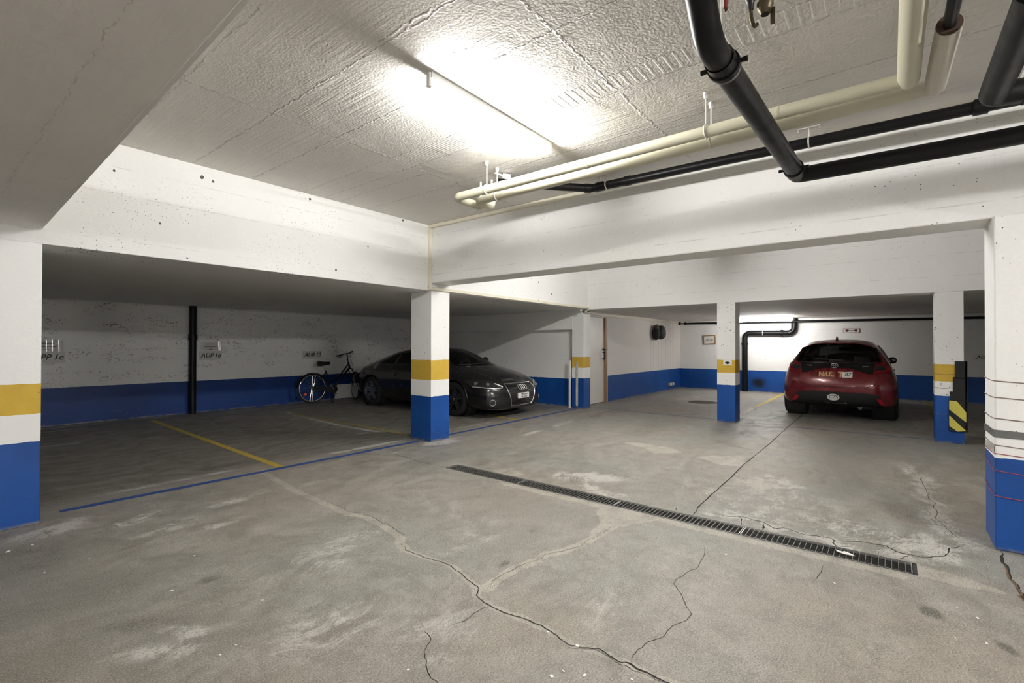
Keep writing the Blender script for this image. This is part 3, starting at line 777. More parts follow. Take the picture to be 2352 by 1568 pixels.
# ================================================================== LAMPS
def lamp(label, c, axis, length, z, strength, width=.055, tube_r=.0135, drop=.075, group=None, hold=.016):
    t = thing('ceiling_lamp', label, 'ceiling lamp', (c[0], c[1], z), 0, group)
    hl = length / 2
    def box(bm, a0, a1, b0, b1, z0, z1, bev=.003):
        if axis == 'x': bx(bm, c[0] + a0, c[0] + a1, c[1] + b0, c[1] + b1, z0, z1, bev)
        else: bx(bm, c[0] + b0, c[0] + b1, c[1] + a0, c[1] + a1, z0, z1, bev)
        return bm
    obj('housing', box(B(), -hl, hl, -width / 2, width / 2, z - .042, z), M['white_plastic'], t)
    for s in (-1, 1):
        bm = box(B(), s * hl - .013, s * hl + .013, -hold, hold, z - drop - hold * 1.4, z - .004, .004)
        obj('lamp_holder', bm, M['white_plastic'], t)
    d = Vector((1, 0, 0)) if axis == 'x' else Vector((0, 1, 0))
    p = Vector((c[0], c[1], z - drop))
    bm = tube(B(), [p - d * (hl - .012), p + d * (hl - .012)], tube_r, 12)
    m = emis('tube_glow_%d' % len(bpy.data.materials), (1.0, .982, .952), strength)
    obj('tube', bm, m, t, sm=40)
    return t
L_MAIN, L_BACK, L_MID, L_FAR, L_SOFF_FILL = 225, 580, 290, 46, 230
lamp('bare tube lamp glaring on the near ceiling', (2.73, 2.288), 'x', 1.36, ZC, L_MAIN)
lamp('tube lamp on the near ceiling behind the viewer', (1.6, -4.2), 'x', 1.36, ZC, L_BACK)
lamp('tube lamp on the middle ceiling, hidden behind the long right beam', (6.6, 2.38), 'x', 1.36, ZC, L_MID, hold=.0137)
lamp('added unseen fill tube lamp under the wide soffit behind the viewer', (-1.8, -1.5), 'x', 1.36, 2.306, L_SOFF_FILL)  # extra fill lamp added out of view to brighten soffit and left bays
lamp('glowing tube lamp on the far low ceiling, to the left above the red car', (14.9, 2.76), 'y', 1.36, 2.205, L_FAR, tube_r=.042, drop=.085)

# ================================================================== PIPES
def collar(p, d, r, length, mat, parent, name='collar', lip=.006):
    p, d = Vector(p), Vector(d).normalized()
    bm = B()
    h = length / 2
    tube(bm, [p - d * h, p - d * h, p - d * (h - .004), p + d * (h - .004), p + d * h], [r * .98, r + lip, r + lip, r + lip, r + lip * .4], 20)
    return obj(name, bm, mat, parent, sm=40)

def clamp(p, d, r, parent):
    """clip ring with two stubby bolts"""
    p, d = Vector(p), Vector(d).normalized()
    s = d.cross(Vector((0, 0, 1))).normalized()
    bm = tube(B(), [p - d * .012, p - d * .011, p + d * .011, p + d * .012], [r + .002, r + .008, r + .008, r + .002], 20)
    for k in (-1, 1):
        tube(bm, [p + s * k * (r + .002), p + s * k * (r + .036)], [.009, .012], 8)
    return obj('clamp', bm, M['black_plastic'], parent, sm=40)

# two cream jacketed pipes
t = thing('cream_pipe', 'upper of the two long cream pipes, with a bare elbow at the upper right', 'pipe', (3.39, 1.7, 2.86), 0, None)
bm = tube(B(), fillet([(3.39, -.075, 2.860), (3.39, 3.40, 2.868), (3.775, 3.40, 2.868), (3.775, 3.40, 2.93)], .075, 8), .040, 20)
hd = [(.75, -.083, 2.857), (3.39, -.083, 2.857), (3.413, -.083, 2.857), (3.431, -.083, 2.857), (3.440, -.083, 2.857)]
obj('header', tube(B(), hd, [.050, .050, .044, .030, .012], 20), M['cream_pipe'], t, sm=60)
obj('jacket', bm, M['cream_pipe'], t, sm=50)
obj('riser', tube(B(), [(3.775, 3.40, 2.92), (3.775, 3.40, 3.13)], .013, 10), M['white_plastic'], t, sm=40)
for y in (.55, 1.9, 2.75):
    collar((3.39, y, 2.862), (0, 1, 0), .0402, .02, M['cream_pipe'], t, 'jacket_seam', .0012)
for x, y, zz in ((3.385, 2.975, 2.90), (3.385, .985, 2.90)):
    bm = tube(B(), [(x, y, zz - .09), (x, y, 3.125)], .0055, 8)
    tube(bm, [(x, y, 3.085), (x, y, 3.128)], [.012, .02], 8)
    tube(bm, [(x + .043 * math.cos(a), y, 2.864 + .043 * math.sin(a)) for a in [2 * PI * k / 20 for k in range(20)]], .005, 6, closed=True)
    obj('hanger', bm, M['paint_steel'], t, sm=40)
t = thing('cream_pipe', 'lower cream pipe, ending foil-wrapped with brown foam at the upper right', 'pipe', (3.57, 1.7, 2.85), 0, None)
bm = tube(B(), fillet([(3.57, -.16, 2.853), (3.57, 3.27, 2.852), (3.80, 3.27, 2.852), (3.80, 3.27, 2.93)], .07, 8), .040, 20)
obj('jacket', bm, M['cream_pipe'], t, sm=50)
bm = tube(B(), [(2.915, -.215, 2.853), (3.57, -.200, 2.853), (3.595, -.199, 2.853), (3.613, -.199, 2.853), (3.622, -.199, 2.853)], [.050, .050, .044, .030, .012], 20); tube(bm, [(3.57, -.20, 2.853), (3.57, -.10, 2.853)], .0425, 20)
obj('foil_sleeve', bm, M['foil'], t, sm=50)
bm = tube(B(), [(2.917, -.2148, 2.853), (2.911, -.2151, 2.853)], .047, 24)
obj('foam_end', bm, M['foam'], t)
obj('inner_pipe', tube(B(), [(2.93, -.2148, 2.853), (.75, -.235, 2.853)], .0255, 14), M['black_plastic'], t, sm=40)
obj('riser', tube(B(), [(3.80, 3.27, 2.92), (3.80, 3.27, 3.13)], .013, 10), M['white_plastic'], t, sm=40)
for x, y in ((3.572, 3.005), (3.545, .995)):
    bm = tube(B(), [(x, y, 2.83), (x, y, 3.125)], .0055, 8)
    tube(bm, [(x, y, 3.085), (x, y, 3.128)], [.012, .02], 8)
    tube(bm, [(x + .043 * math.cos(a), y, 2.852 + .043 * math.sin(a)) for a in [2 * PI * k / 20 for k in range(20)]], .005, 6, closed=True)
    obj('hanger', bm, M['paint_steel'], t, sm=40)

# thick black drain pipe
t = thing('drain_pipe', 'thick black drain pipe slanting under the cream pipes, then running along the beam', 'pipe', (4.1, .54, 2.66), 0, None)
BP = fillet([(1.71, .575, 3.13), (1.735, .575, 2.95), (2.03, .578, 2.632), (4.10, .535, 2.668)], .16, 10)
obj('pipe', tube(B(), BP, .0555, 24), M['black_plastic'], t, sm=50)
bm = tube(B(), fillet([(4.05, .536, 2.668), (4.105, .535, 2.668), (4.10, .42, 2.664), (4.10, -5.95, 2.60)], .05, 8), .0555, 24)
obj('pipe', bm, M['black_plastic'], t, sm=50)
collar((2.20, .5745, 2.635), (1, 0, .017), .0555, .085, M['black_plastic'], t)
clamp((2.235, .5738, 2.636), (1, 0, .017), .0615, t)
collar((3.99, .537, 2.666), (1, 0, .017), .0555, .10, M['black_plastic'], t)
clamp((3.93, .539, 2.665), (1, 0, .017), .0575, t)
bm = tube(B(), [(2.262, .5733, 2.6365), (2.275, .573, 2.637)], .0635, 24); obj('seal_ring', bm, M['tape_grey'], t, sm=40)
obj('hanger', tube(B(), [(2.222, .575, 2.68), (2.222, .575, 3.13)], .009, 8), M['white_plastic'], t, sm=40)
obj('hanger_sleeve', tube(B(), [(2.228, .567, 2.875), (2.228, .567, 3.06)], .011, 8), M['red_sleeve'], t, sm=40)

# thinner black pipe
t = thing('drain_pipe', 'thin black drain pipe running along the ceiling edge behind the cream pipes', 'pipe', (4.42, 1.0, 3.0), 0, None)
bm = tube(B(), fillet([(3.72, 3.13, 3.05), (4.42, 2.44, 3.034), (4.42, .4, 3.005), (4.42, -5.95, 2.90)], .12, 6), .041, 18)
obj('pipe', bm, M['black_plastic'], t, sm=50)
collar((4.395, 2.465, 3.0345), (1, -1, 0), .041, .07, M['black_plastic'], t)
collar((4.42, 2.34, 3.033), (0, 1, 0.014), .041, .08, M['black_plastic'], t)
collar((4.42, 2.03, 3.028), (0, 1, .014), .041, .06, M['black_plastic'], t)
collar((4.42, -.475, 2.991), (0, 1, .014), .041, .075, M['black_plastic'], t, lip=.012)
for y in (2.26, .50, .72):
    zz = 3.0 + .0143 * y
    bm = B()
    if y != .72:
        bx(bm, 4.405, 4.435, y - .075, y + .075, 3.118, 3.128); bx(bm, 4.412, 4.428, y - .078, y - .07, 3.10, 3.128); bx(bm, 4.412, 4.428, y + .07, y + .078, 3.10, 3.128)
    tube(bm, [(4.42, y, zz + .03), (4.42, y, 3.126)], .006, 8)
    tube(bm, [(4.42 + .044 * math.cos(a), y, zz + .044 * math.sin(a)) for a in [2 * PI * k / 20 for k in range(20)]], .0055, 6, closed=True)
    obj('hanger', bm, M['paint_steel'], t, sm=40)

# black pipe at the upper right corner
t = thing('drain_pipe', 'thick black pipe coming down the upper right corner to an elbow', 'pipe', (3.68, -.45, 2.77), 0, None)
bm = tube(B(), fillet([(.75, -.462, 2.78), (3.66, -.445, 2.765), (3.70, -.62, 2.763), (3.70, -5.95, 2.70)], .05, 8), .064, 24)
obj('pipe', bm, M['black_plastic'], t, sm=50)
collar((3.70, -.60, 2.763), (0, 1, 0), .064, .09, M['black_plastic'], t)
collar((2.72, -.451, 2.77), (1, 0, 0), .064, .08, M['black_plastic'], t)
clamp((2.66, -.4515, 2.771), (1, 0, 0), .068, t)

# taps hanging from the ceiling
t = thing('tap_valve', 'dark pipe end with a small hooked tap, hanging left of the brass valve', 'valve', (2.36, .495, 3.0), 0, None)
p = Vector((2.34, .487, 0))
obj('body', lathe(B(), [(.03, 3.13), (.03, 2.975), (.026, 2.955), (.017, 2.94), (.012, 2.925), (.012, 2.905), (.008, 2.90)], (p.x, p.y, 0), seg=14), M['black_cast'], t, sm=50)
bm = tube(B(), [(p.x + .004, p.y, 2.935), (p.x + .02, p.y, 2.915)], .009, 8)
tube(bm, fillet([(p.x, p.y, 2.91), (p.x + .004, p.y - .002, 2.865), (p.x + .026, p.y - .01, 2.835), (p.x + .05, p.y - .016, 2.86)], .015, 5), [.007] * 3 + [.009] * 4 + [.013] * 7 if False else .0085, 8)
obj('spout', bm, M['brass'], t, sm=50)
t = thing('tap_valve', 'larger brass valve with a side branch, hanging right of the hooked tap', 'valve', (2.41, .46, 3.0), 0, None)
p = Vector((2.36, .432, 0))
obj('body', lathe(B(), [(.022, 3.13), (.022, 3.04), (.027, 3.03), (.027, 2.985), (.024, 2.975), (.026, 2.93), (.034, 2.925), (.034, 2.905), (.024, 2.885), (.019, 2.872)], (p.x, p.y, 0), seg=12), M['brass'], t, sm=50)
obj('opening', lathe(B(), [(.0145, 2.873), (.0145, 2.870)], (p.x, p.y, 0), seg=14), M['ink'], t)
bm = tube(B(), [(p.x, p.y, 2.955), (p.x + .005, p.y - .036, 2.975), (p.x + .006, p.y - .048, 2.982)], [.018, .018, .018], 12)
tube(bm, [(p.x + .006, p.y - .048, 2.982), (p.x + .008, p.y - .068, 2.993)], [.021, .021], 6)
obj('side_branch', bm, M['brass'], t, sm=35)
bm = B(); obx(bm, (p.x + .012, p.y - .028, 2.862), (1, 0, 0), (0, 1, 0), (0, 0, 1), .004, .009, .036)
obj('lever', bm, M['brass'], t)

# small detector by the pipe end
t = thing('ceiling_sensor', 'small white cylinder fitting on the ceiling beside the cream pipe ends', 'sensor', (3.72, 3.0, 3.09), 0, None)
bm = tube(B(), [(3.60, 3.06, 3.10), (3.70, 3.01, 3.085)], .008, 8)
obj('arm', bm, M['white_plastic'], t, sm=40)
bm = tube(B(), [(3.69, 3.03, 3.088), (3.74, 2.97, 3.078)], .026, 16); obj('body', bm, M['white_plastic'], t, sm=40)
bm = tube(B(), [(3.742, 2.968, 3.0775), (3.7435, 2.9665, 3.0772)], .019, 16); obj('lens', bm, M['ink'], t)
bm = B()
for p, r in [((3.72, 3.34, 3.13), .10), ((3.82, 3.30, 3.13), .07)]:
    pass

# left bay downpipe
t = thing('downpipe', 'black upright drain pipe on the back wall of the left bay', 'pipe', (3.655, 11.17, 0), 0, None)
obj('pipe', tube(B(), [(3.655, 11.175, 0), (3.655, 11.175, ZB)], .066, 20), M['black_plastic'], t, sm=50)
collar((3.655, 11.175, 1.555), (0, 0, 1), .066, .12, M['black_plastic'], t, lip=.013)
# far bay downpipe
t = thing('downpipe', 'black bent drain pipe on the far wall, beside the sticker pillar', 'pipe', (16.1, 3.53, 0), 0, None)
bm = tube(B(), fillet([(16.09, 3.53, 0), (16.09, 3.53, 1.79), (16.09, 2.20, 1.775), (16.09, 2.20, 2.205)], .16, 8), .082, 18)
obj('pipe', bm, M['black_plastic'], t, sm=50)
collar((16.09, 3.53, 1.46), (0, 0, 1), .082, .07, M['black_plastic'], t, lip=.014)
collar((16.09, 2.52, 1.7785), (0, 1, 0), .082, .07, M['black_plastic'], t, lip=.014)
bm = tube(B(), [(16.09, 3.02, 1.784), (16.09, 3.03, 1.7842)], .0835, 18); obj('white_ring', bm, M['white_plastic'], t, sm=40)
tag(t.children[-1], 'thin white ring')
# far wall service pipe
t = thing('service_pipe', 'long thin dark pipe high along the far wall', 'pipe', (15.9, 2.0, 2.1), 0, None)
obj('pipe', tube(B(), [(15.93, 5.28, 2.125), (15.93, -5.95, 2.06)], .031, 12), M['black_plastic'], t, sm=50)
obj('flange', tube(B(), [(15.93, 5.50, 2.127), (15.93, 5.46, 2.127), (15.93, 5.46, 2.127), (15.93, 5.32, 2.126), (15.93, 5.32, 2.126), (15.93, 5.28, 2.1255)], [.05, .05, .02, .02, .045, .045], 12), M['black_plastic'], t, sm=40)
for y in (4.95, 1.72, -.4):
    zz = 2.096 + .0058 * y
    bm = tube(B(), [(15.93, y, zz + .02), (15.93, y, 2.205)], .007, 6); obj('hanger', bm, M['galv'], t, sm=40)
# ================================================================== SIGNS AND SMALL THINGS
YW = 11.268
def wall_sign(name, label, x0, x1, z0, z1, txt, size, sleeve=False, shear=.25, mat=None):
    t = thing(name, label, 'sign', ((x0 + x1) / 2, YW, z0), 0, 'parking bay signs on the back wall')
    zt = z0 + .19 if sleeve else z1
    obj('plate', bx(B(), x0, x1, YW - .008, YW - .001, z0, zt, .001), mat or M['grey_sign'], t)
    wd = txt.split(); wx = x1 - x0
    for word, fx in zip(wd, (.34, .80)):
        bm = place(text_bm(word, size, shear, .0006), (x0 + wx * fx, YW - .0088, (z0 + zt) / 2), (1, 0, 0), (0, 0, 1))
        obj('lettering', bm, M['ink'], t)
    if sleeve:
        obj('paper', bx(B(), x0 + .02, x1 - .02, YW - .006, YW - .001, zt + .01, z1, .001), M['grey_sign'], t)
        bm = B()
        for k, (w, zz) in enumerate([(.075, z1 - .055), (.115, z1 - .11), (.035, z1 - .165)]):
            cx = (x0 + x1) / 2 + .0
            bx(bm, cx - w, cx + w, YW - .0066, YW - .006, zz - .008, zz + .008)
        obj('printed_lines', bm, M['grey_ink'], t)
        # curled clear sleeve catching the light
        bm = B(); prev = None
        for k in range(25):
            u = k / 24
            x = x0 + .0 + (x1 - x0) * u
            y = YW - .012 - .012 * math.sin(u * PI * 2.3) ** 2 - (.03 * max(0, u - .8) / .2)
            a = bm.verts.new((x, y, z1 + .01)); b = bm.verts.new((x, y - .01, zt + .005))
            if prev: bm.faces.new((prev[0], prev[1], b, a))
            prev = (a, b)
        obj('clear_sleeve', bm, M['clear'], t, sm=60)
    return t
g = NT('clear_sleeve_plastic')
tr = g.n('ShaderNodeBsdfTransparent'); gl = g.n('ShaderNodeBsdfGlossy'); mx = g.n('ShaderNodeMixShader')
gl.inputs['Roughness'].default_value = .12
fr = g.n('ShaderNodeFresnel'); fr.inputs[0].default_value = 1.5
g.put(mx.inputs[0], fr.outputs[0]); g.put(mx.inputs[1], tr.outputs[0]); g.put(mx.inputs[2], gl.outputs[0]); g.put(g.out.inputs[0], mx.outputs[0])
M['clear'] = g.m
wall_sign('bay_sign', 'grey sign lettered RPP 1e on the back wall beside the left edge pillar', 1.30, 1.74, 1.085, 1.475, 'RPP  1e', .135, True)
wall_sign('bay_sign', 'grey sign lettered AUP 1e on the back wall, right of the black downpipe', 3.80, 4.23, 1.08, 1.47, 'AUP  1e', .125, True)
wall_sign('bay_sign', 'pale sign lettered AUB 10 on the back wall above the bicycle', 6.03, 6.53, 1.065, 1.25, 'AUB  10', .135, shear=.35)
t = thing('bay_sign', 'pale sign lettered AOT on the far wall, right of the bumper pillar', 'sign', (16.19, -1.8, 1.05), 0, None)
obj('plate', bx(B(), 16.185, 16.199, -2.10, -1.59, 1.05, 1.21, .001), M['paper'], t)
obj('lettering', place(text_bm('AOT', .105, .3, .0006), (16.1835, -1.75, 1.13), (0, -1, 0), (0, 0, 1)), M['ink'], t)
t = thing('wall_plaque', 'small white plaque with a red rim and two dark dots, high above the red car', 'sign', (16.19, .85, 1.76), 0, None)
obj('plate', bx(B(), 16.188, 16.199, .655, 1.035, 1.765, 1.885, .001), M['dark_red'], t)
obj('face', bx(B(), 16.186, 16.19, .662, 1.028, 1.772, 1.878, .001), M['paper'], t)
bm = B()
for y in (.945, .745):
    tube(bm, [(16.1855, y, 1.825), (16.187, y, 1.825)], .034, 16)
    bx(bm, 16.1852, 16.187, y - .045, y + .045, 1.838, 1.848)
for k in range(7): bx(bm, 16.1852, 16.187, .80 + k * .016, .811 + k * .016, 1.818, 1.838)
obj('printed_marks', bm, M['dark_red'], t)
t = thing('picture_frame', 'small brown framed paper hanging askew on the far wall, left of the sticker pillar', 'frame', (16.18, 4.61, 1.44), 0, None)
def rotx(bm, c, a): bm.transform(Matrix.Translation(Vector(c)) @ Matrix.Rotation(a, 4, 'X') @ Matrix.Translation(-Vector(c))); return bm
cc = (16.19, 4.614, 1.595)
bm = B()
for (a, b, c_, d) in [(4.42, 4.81, 1.445, 1.475), (4.42, 4.81, 1.715, 1.745), (4.42, 4.455, 1.475, 1.715), (4.775, 4.81, 1.475, 1.715)]: bx(bm, 16.17, 16.199, a, b, c_, d, .003)
obj('frame_border', rotx(bm, cc, R(-2.5)), M['door_wood'], t)
obj('paper', rotx(bx(B(), 16.185, 16.198, 4.44, 4.79, 1.46, 1.73), cc, R(-2.5)), M['paper'], t)
rnd = random.Random(3)
pts = [(16.1842, 4.50 + .23 * k / 60 + rnd.uniform(-.02, .02), 1.59 + rnd.uniform(-.055, .055)) for k in range(61)]
obj('drawing', rotx(tube(B(), pts, .0022, 5), cc, R(-2.5)), M['grey_ink'], t)
t = thing('pillar_sticker', 'small white sticker with dark emblem on the yellow band of a pillar', 'sticker', (9.37, 2.35, 1.05), 0, None)
obj('sheet', bx(B(), 9.3685, 9.3715, 2.275, 2.425, 1.045, 1.142), M['paper'], t)
bm = B()
for (y, z, ry, rz) in [(2.35, 1.083, .052, .010), (2.352, 1.098, .026, .013), (2.322, 1.09, .015, .012), (2.38, 1.09, .013, .011), (2.35, 1.07, .018, .008)]:
    vs = [bm.verts.new((9.3678, y + ry * math.cos(a), z + rz * math.sin(a))) for a in [2 * PI * k / 14 for k in range(14)]]
    bm.faces.new(vs)
obj('emblem', bm, M['ink'], t)

# bag on the door wall
t = thing('hanging_bag', 'dark rounded bag hanging on the white wall between the door and the far corner', 'bag', (13.95, 5.45, 1.62), 0, None)
def blob(bm, c, rx, ry, rz, p=2.4, seg=20, rings=14):
    for i in range(rings + 1):
        pass
    bmesh.ops.create_uvsphere(bm, u_segments=seg, v_segments=rings, radius=1)
    for v in bm.verts:
        if v.tag: continue
        n = v.co.normalized()
        k = (abs(n.x) ** p + abs(n.y) ** p + abs(n.z) ** p) ** (-1 / p)
        w = 1 + .07 * mnoise.noise(n * 2.2 + Vector(c))
        v.co = Vector(c) + Vector((n.x * rx, n.y * ry, n.z * rz)) * k * w
        v.tag = True
    return bm
obj('pouch', blob(B(), (14.03, 5.40, 1.795), .19, .13, .205, 2.6), M['dark_green'], t, sm=60)
bm = blob(B(), (13.78, 5.43, 1.76), .15, .10, .16, 2.6); blob(bm, (13.80, 5.45, 1.66), .12, .08, .09)
obj('side_pocket', bm, M['black_rubber'], t, sm=60)
obj('flap', blob(B(), (13.80, 5.44, 1.90), .10, .075, .10, 3), M['brown_cloth'], t, sm=60)
bm = tube(B(), fillet([(13.95, 5.54, 2.0), (13.95, 5.46, 2.03), (13.95, 5.42, 1.96)], .03), .012, 8)
obj('strap', bm, M['black_rubber'], t, sm=60)
obj('buckle', tube(B(), [(14.20, 5.36, 1.745), (14.26, 5.33, 1.735)], .015, 8), M['black_rubber'], t, sm=60)
# boxes in the corner
for k, (x, lab) in enumerate([(15.10, 'pale socket box low on the door wall near the far corner, left of two'), (15.32, 'pale socket box low on the door wall in the far corner, right of two')]):
    t = thing('socket_box', lab, 'socket', (x, 5.52, .14), 0, 'socket boxes in the far corner')
    obj('housing', bx(B(), x - .06, x + .06, 5.47, 5.55, .13, .22, .008), M['beige_plastic'], t)
    obj('cover', bx(B(), x - .045, x + .045, 5.462, 5.472, .145, .205, .004), M['white_plastic'], t)
# manhole
t = thing('manhole_cover', 'round rusty manhole cover in the floor, left of the sticker pillar', 'manhole cover', (12.28, 3.65, 0), 0, None)
obj('rim', lathe(B(), [(.36, .0005), (.36, .004), (.33, .004), (.33, .0005)], (12.28, 3.65, 0), seg=40, capped=False), M['iron'], t, sm=30)
bm = lathe(B(), [(.325, .0005), (.325, .003)], (12.28, 3.65, 0), seg=40)
for i in range(-4, 5):
    for j in range(-4, 5):
        if math.hypot(i, j) < 4.3: bx(bm, 12.28 + i * .065 - .022, 12.28 + i * .065 + .022, 3.65 + j * .065 - .022, 3.65 + j * .065 + .022, .002, .006)
obj('lid', bm, M['iron'], t)
# white bars at the end pillar
t = thing('marker_bar', 'plain white upright bar in front of the recess, left of two by the end pillar', 'bar', (9.31, 5.68, 0), 0, 'white bars by the end pillar')
obj('bar', bx(B(), 9.285, 9.315, 5.655, 5.695, 0, 1.065, .004), M['white_plastic'], t)
bm = bx(B(), 9.28, 9.335, 5.65, 5.70, 0, .012, .002)
obj('foot', bm, M['white_plastic'], t)
t = thing('marker_bar', 'grey chain-like bar hanging on the end pillar, right of two', 'bar', (9.315, 5.5, .06), 0, 'white bars by the end pillar')
bm = B(); k = 0; z = .075
while z < 1.0:
    pts = [(9.318, 5.5 + .024 * math.cos(a), z + .022 + .024 * math.sin(a)) for a in [2 * PI * q / 10 for q in range(10)]]
    tube(bm, pts, .007, 6, closed=True); z += .036; k += 1
bx(bm, 9.314, 9.326, 5.478, 5.522, .05, .68, .002)
obj('links', bm, M['paint_steel'], t, sm=40)
obj('hook', tube(B(), fillet([(9.336, 5.5, 1.03), (9.31, 5.5, 1.03), (9.31, 5.5, .99)], .01), .006, 8), M['galv'], t, sm=40)
t = thing('hanging_eye_bolt', 'small shiny ball fitting under the left beam by the end pillar', 'fitting', (9.07, 5.26, 2.15), 0, None)
bm = B(); bmesh.ops.create_uvsphere(bm, u_segments=14, v_segments=8, radius=.028, matrix=Matrix.Translation((9.07, 5.26, 2.158))); obj('ball', bm, M['white_plastic'], t, sm=60)
obj('stem', tube(B(), [(9.07, 5.26, 2.16), (9.07, 5.26, 2.192)], .008, 8), M['galv'], t, sm=40)

# black bumper on the pillar right of the red car
t = thing('corner_bumper', 'black padded corner bumper with yellow stripes on the pillar right of the red car', 'bumper', (9.36, -.79, .18), 0, None)
ang = [(-.725, -.855, .93, 1.185), (-.705, -.86, .74, .955), (-.672, -.85, .62, .745), (-.66, -.85, .175, .62)]
for (ya, yb, z0, z1) in ang:
    bm = bx(B(), 9.352, 9.378, yb, ya, z0, z1, .006); bx(bm, 9.352, 9.50, -.858, -.829, z0, z1, .006)
    obj('pad', bm, M['black_rubber'], t)
bm = B()
def quad(bm, pts, x):
    vs = [bm.verts.new((x, y, z)) for y, z in pts]; bm.faces.new(vs)
ya, yb = -.662, -.848
for pts in [[(-.662, .617), (-.745, .612), (-.842, .46), (-.842, .318), (-.662, .488)], [(-.662, .405), (-.842, .195), (-.75, .178), (-.662, .252)]]:
    quad(bm, pts, 9.3505)
obj('yellow_stripes', bm, M['yellow_tape'], t)
bm = B(); vs = [bm.verts.new(p) for p in [(9.36, -.8595, .36), (9.36, -.8595, .25), (9.48, -.8595, .12 + .1), (9.48, -.8595, .33)]]; bm.faces.new(vs)
obj('yellow_stripe', bm, M['yellow_tape'], t)
# grip of strings and tapes round the right pillar
for zz, yy, lab in [(1.00, -.72, 'thin dark string across the yellow band of the bumper pillar'), (.80, -.68, 'thin dark string across the white band of the bumper pillar'), (.42, -.66, 'thin dark string across the blue base of the bumper pillar')]:
    pts = [(9.40, -.509, zz + .01)] + [(9.377, -.509 + (yy + .509) * k / 8, zz - .012 * math.sin(PI * k / 8)) for k in range(9)]
    tag(obj('string', tube(B(), pts, .003, 6), M['string_grey'], sm=50), lab, 'string', 'strings on the bumper pillar')
def wrap(name, label, cat, zf, zs, w, mat, group, r=.0032):
    """zf: height at the front corner, falling off along the front face; zs: height at the far end of the side face"""
    e = .0035
    a = Vector((5.083 , -.562 + e, zs)); b = Vector((4.665 - e, -.562 + e, zf)); c = Vector((4.665 - e, -1.55, zf - (.0 if w else .02)))
    if w:
        bm = B(); N = 14
        pts = [a.lerp(b, k / N) for k in range(N)] + [b.lerp(c, k / N) for k in range(N + 1)]
        prev = None
        for k, p in enumerate(pts):
            out = Vector((0, .0015, 0)) if k < N else Vector((-.0015, 0, 0))
            j = .012 * mnoise.noise(p * 5) if k > N else 0
            u = bm.verts.new(p + Vector((0, 0, w / 2 + j)) + out); v = bm.verts.new(p - Vector((0, 0, w / 2 - j * .3)) + out)
            if prev: bm.faces.new((prev[0], prev[1], v, u))
            prev = (u, v)
        o = obj(name, bm, mat)
    else:
        N = 12
        pts = [a.lerp(b, k / N) + Vector((0, 0, -.006 * math.sin(PI * k / N))) for k in range(N)] + [b.lerp(c, k / N) + Vector((0, 0, -.018 * math.sin(PI * k / N))) for k in range(N + 1)]
        o = obj(name, tube(B(), pts, r, 6), mat, sm=50)
    return tag(o, label, cat, group)
gs = 'strings wound round the right pillar'
wrap('string', 'topmost thin brown string wound round the white part of the right pillar', 'string', 1.163, 1.172, 0, M['string_grey'], gs)
wrap('string', 'second thin brown string from the top on the white part of the right pillar', 'string', 1.050, 1.050, 0, M['string_grey'], gs)
wrap('string', 'third thin brown string from the top on the white part of the right pillar', 'string', .905, .905, 0, M['string_grey'], gs)
wrap('string', 'thin string on the right pillar just under the wide grey tape', 'string', .722, .72, 0, M['string_grey'], gs, .0024)
wrap('string', 'thin red string on the right pillar along the top of the blue paint', 'string', .664, .655, 0, M['string_red'], gs, .0022)
wrap('string', 'upper of the two red strings on the blue part of the right pillar', 'string', .545, .575, 0, M['string_red'], gs, .0024)
wrap('string', 'lowest red string on the blue part of the right pillar', 'string', .372, .395, 0, M['string_red'], gs, .0026)
wrap('tape_band', 'wide dark grey tape wound round the white part of the right pillar', 'tape', .800, .795, .052, M['tape_grey'], None)
bm = B(); vs = [bm.verts.new(p) for p in [(5.08, -.5595, .70), (4.668, -.5595, .715), (4.668, -.5595, .668), (5.08, -.5595, .648)]]; bm.faces.new(vs)
tag(obj('tape_band', bm, M['tape_pale']), 'pale worn tape on the side of the right pillar, just above the blue paint', 'tape')

# litter on the floor
rnd = random.Random(11)
CH = [(0.568, 4.705, .016), (0.448, 4.686, .03), (0.648, 4.32, .012), (0.957, 3.214, .017), (1.201, 3.629, .012), (1.646, 4.051, .014), (0.545, 4.077, .012), (0.969, 2.399, .011), (0.895, 2.376, .014), (1.358, 1.637, .016), (1.707, 1.13, .018), (1.799, 1.024, .024), (1.766, 1.109, .014), (1.9, 0.857, .015), (1.953, 1.149, .022), (1.959, 1.319, .016), (2.31, 1.421, .012), (2.328, 1.246, .012), (3.407, 0.264, .014), (3.432, -0.346, .018), (3.165, -0.35, .013), (3.133, -0.238, .012), (3.421, 0.87, .02), (3.502, -.274, .013)]
for (x, y, s) in CH:
    bm = B(); n = rnd.randint(6, 8); el = rnd.uniform(.35, .8); a0 = rnd.random() * 6
    ring = []
    for k in range(n):
        a = 2 * PI * k / n; rr = .6 * s * rnd.uniform(.6, 1.1)
        u, v = rr * math.cos(a), rr * el * math.sin(a)
        ring.append((x + u * math.cos(a0) - v * math.sin(a0), y + u * math.sin(a0) + v * math.cos(a0)))
    lo = [bm.verts.new((p, q, .0012)) for p, q in ring]; hi = [bm.verts.new((p, q, .0035 + .002 * rnd.random())) for p, q in ring]
    bm.faces.new(lo[::-1]); bm.faces.new(hi)
    for k in range(n): bm.faces.new((lo[k], lo[(k + 1) % n], hi[(k + 1) % n], hi[k]))
    tag(obj('paint_chip', bm, M['chip']), 'tiny white paint chip lying on the grey concrete floor', 'paint chip', 'white chips scattered on the floor')
bm = B(); ring = [(3.93, .19), (3.955, .215), (3.975, .25), (3.955, .262), (3.97, .30), (3.945, .292), (3.925, .25)]
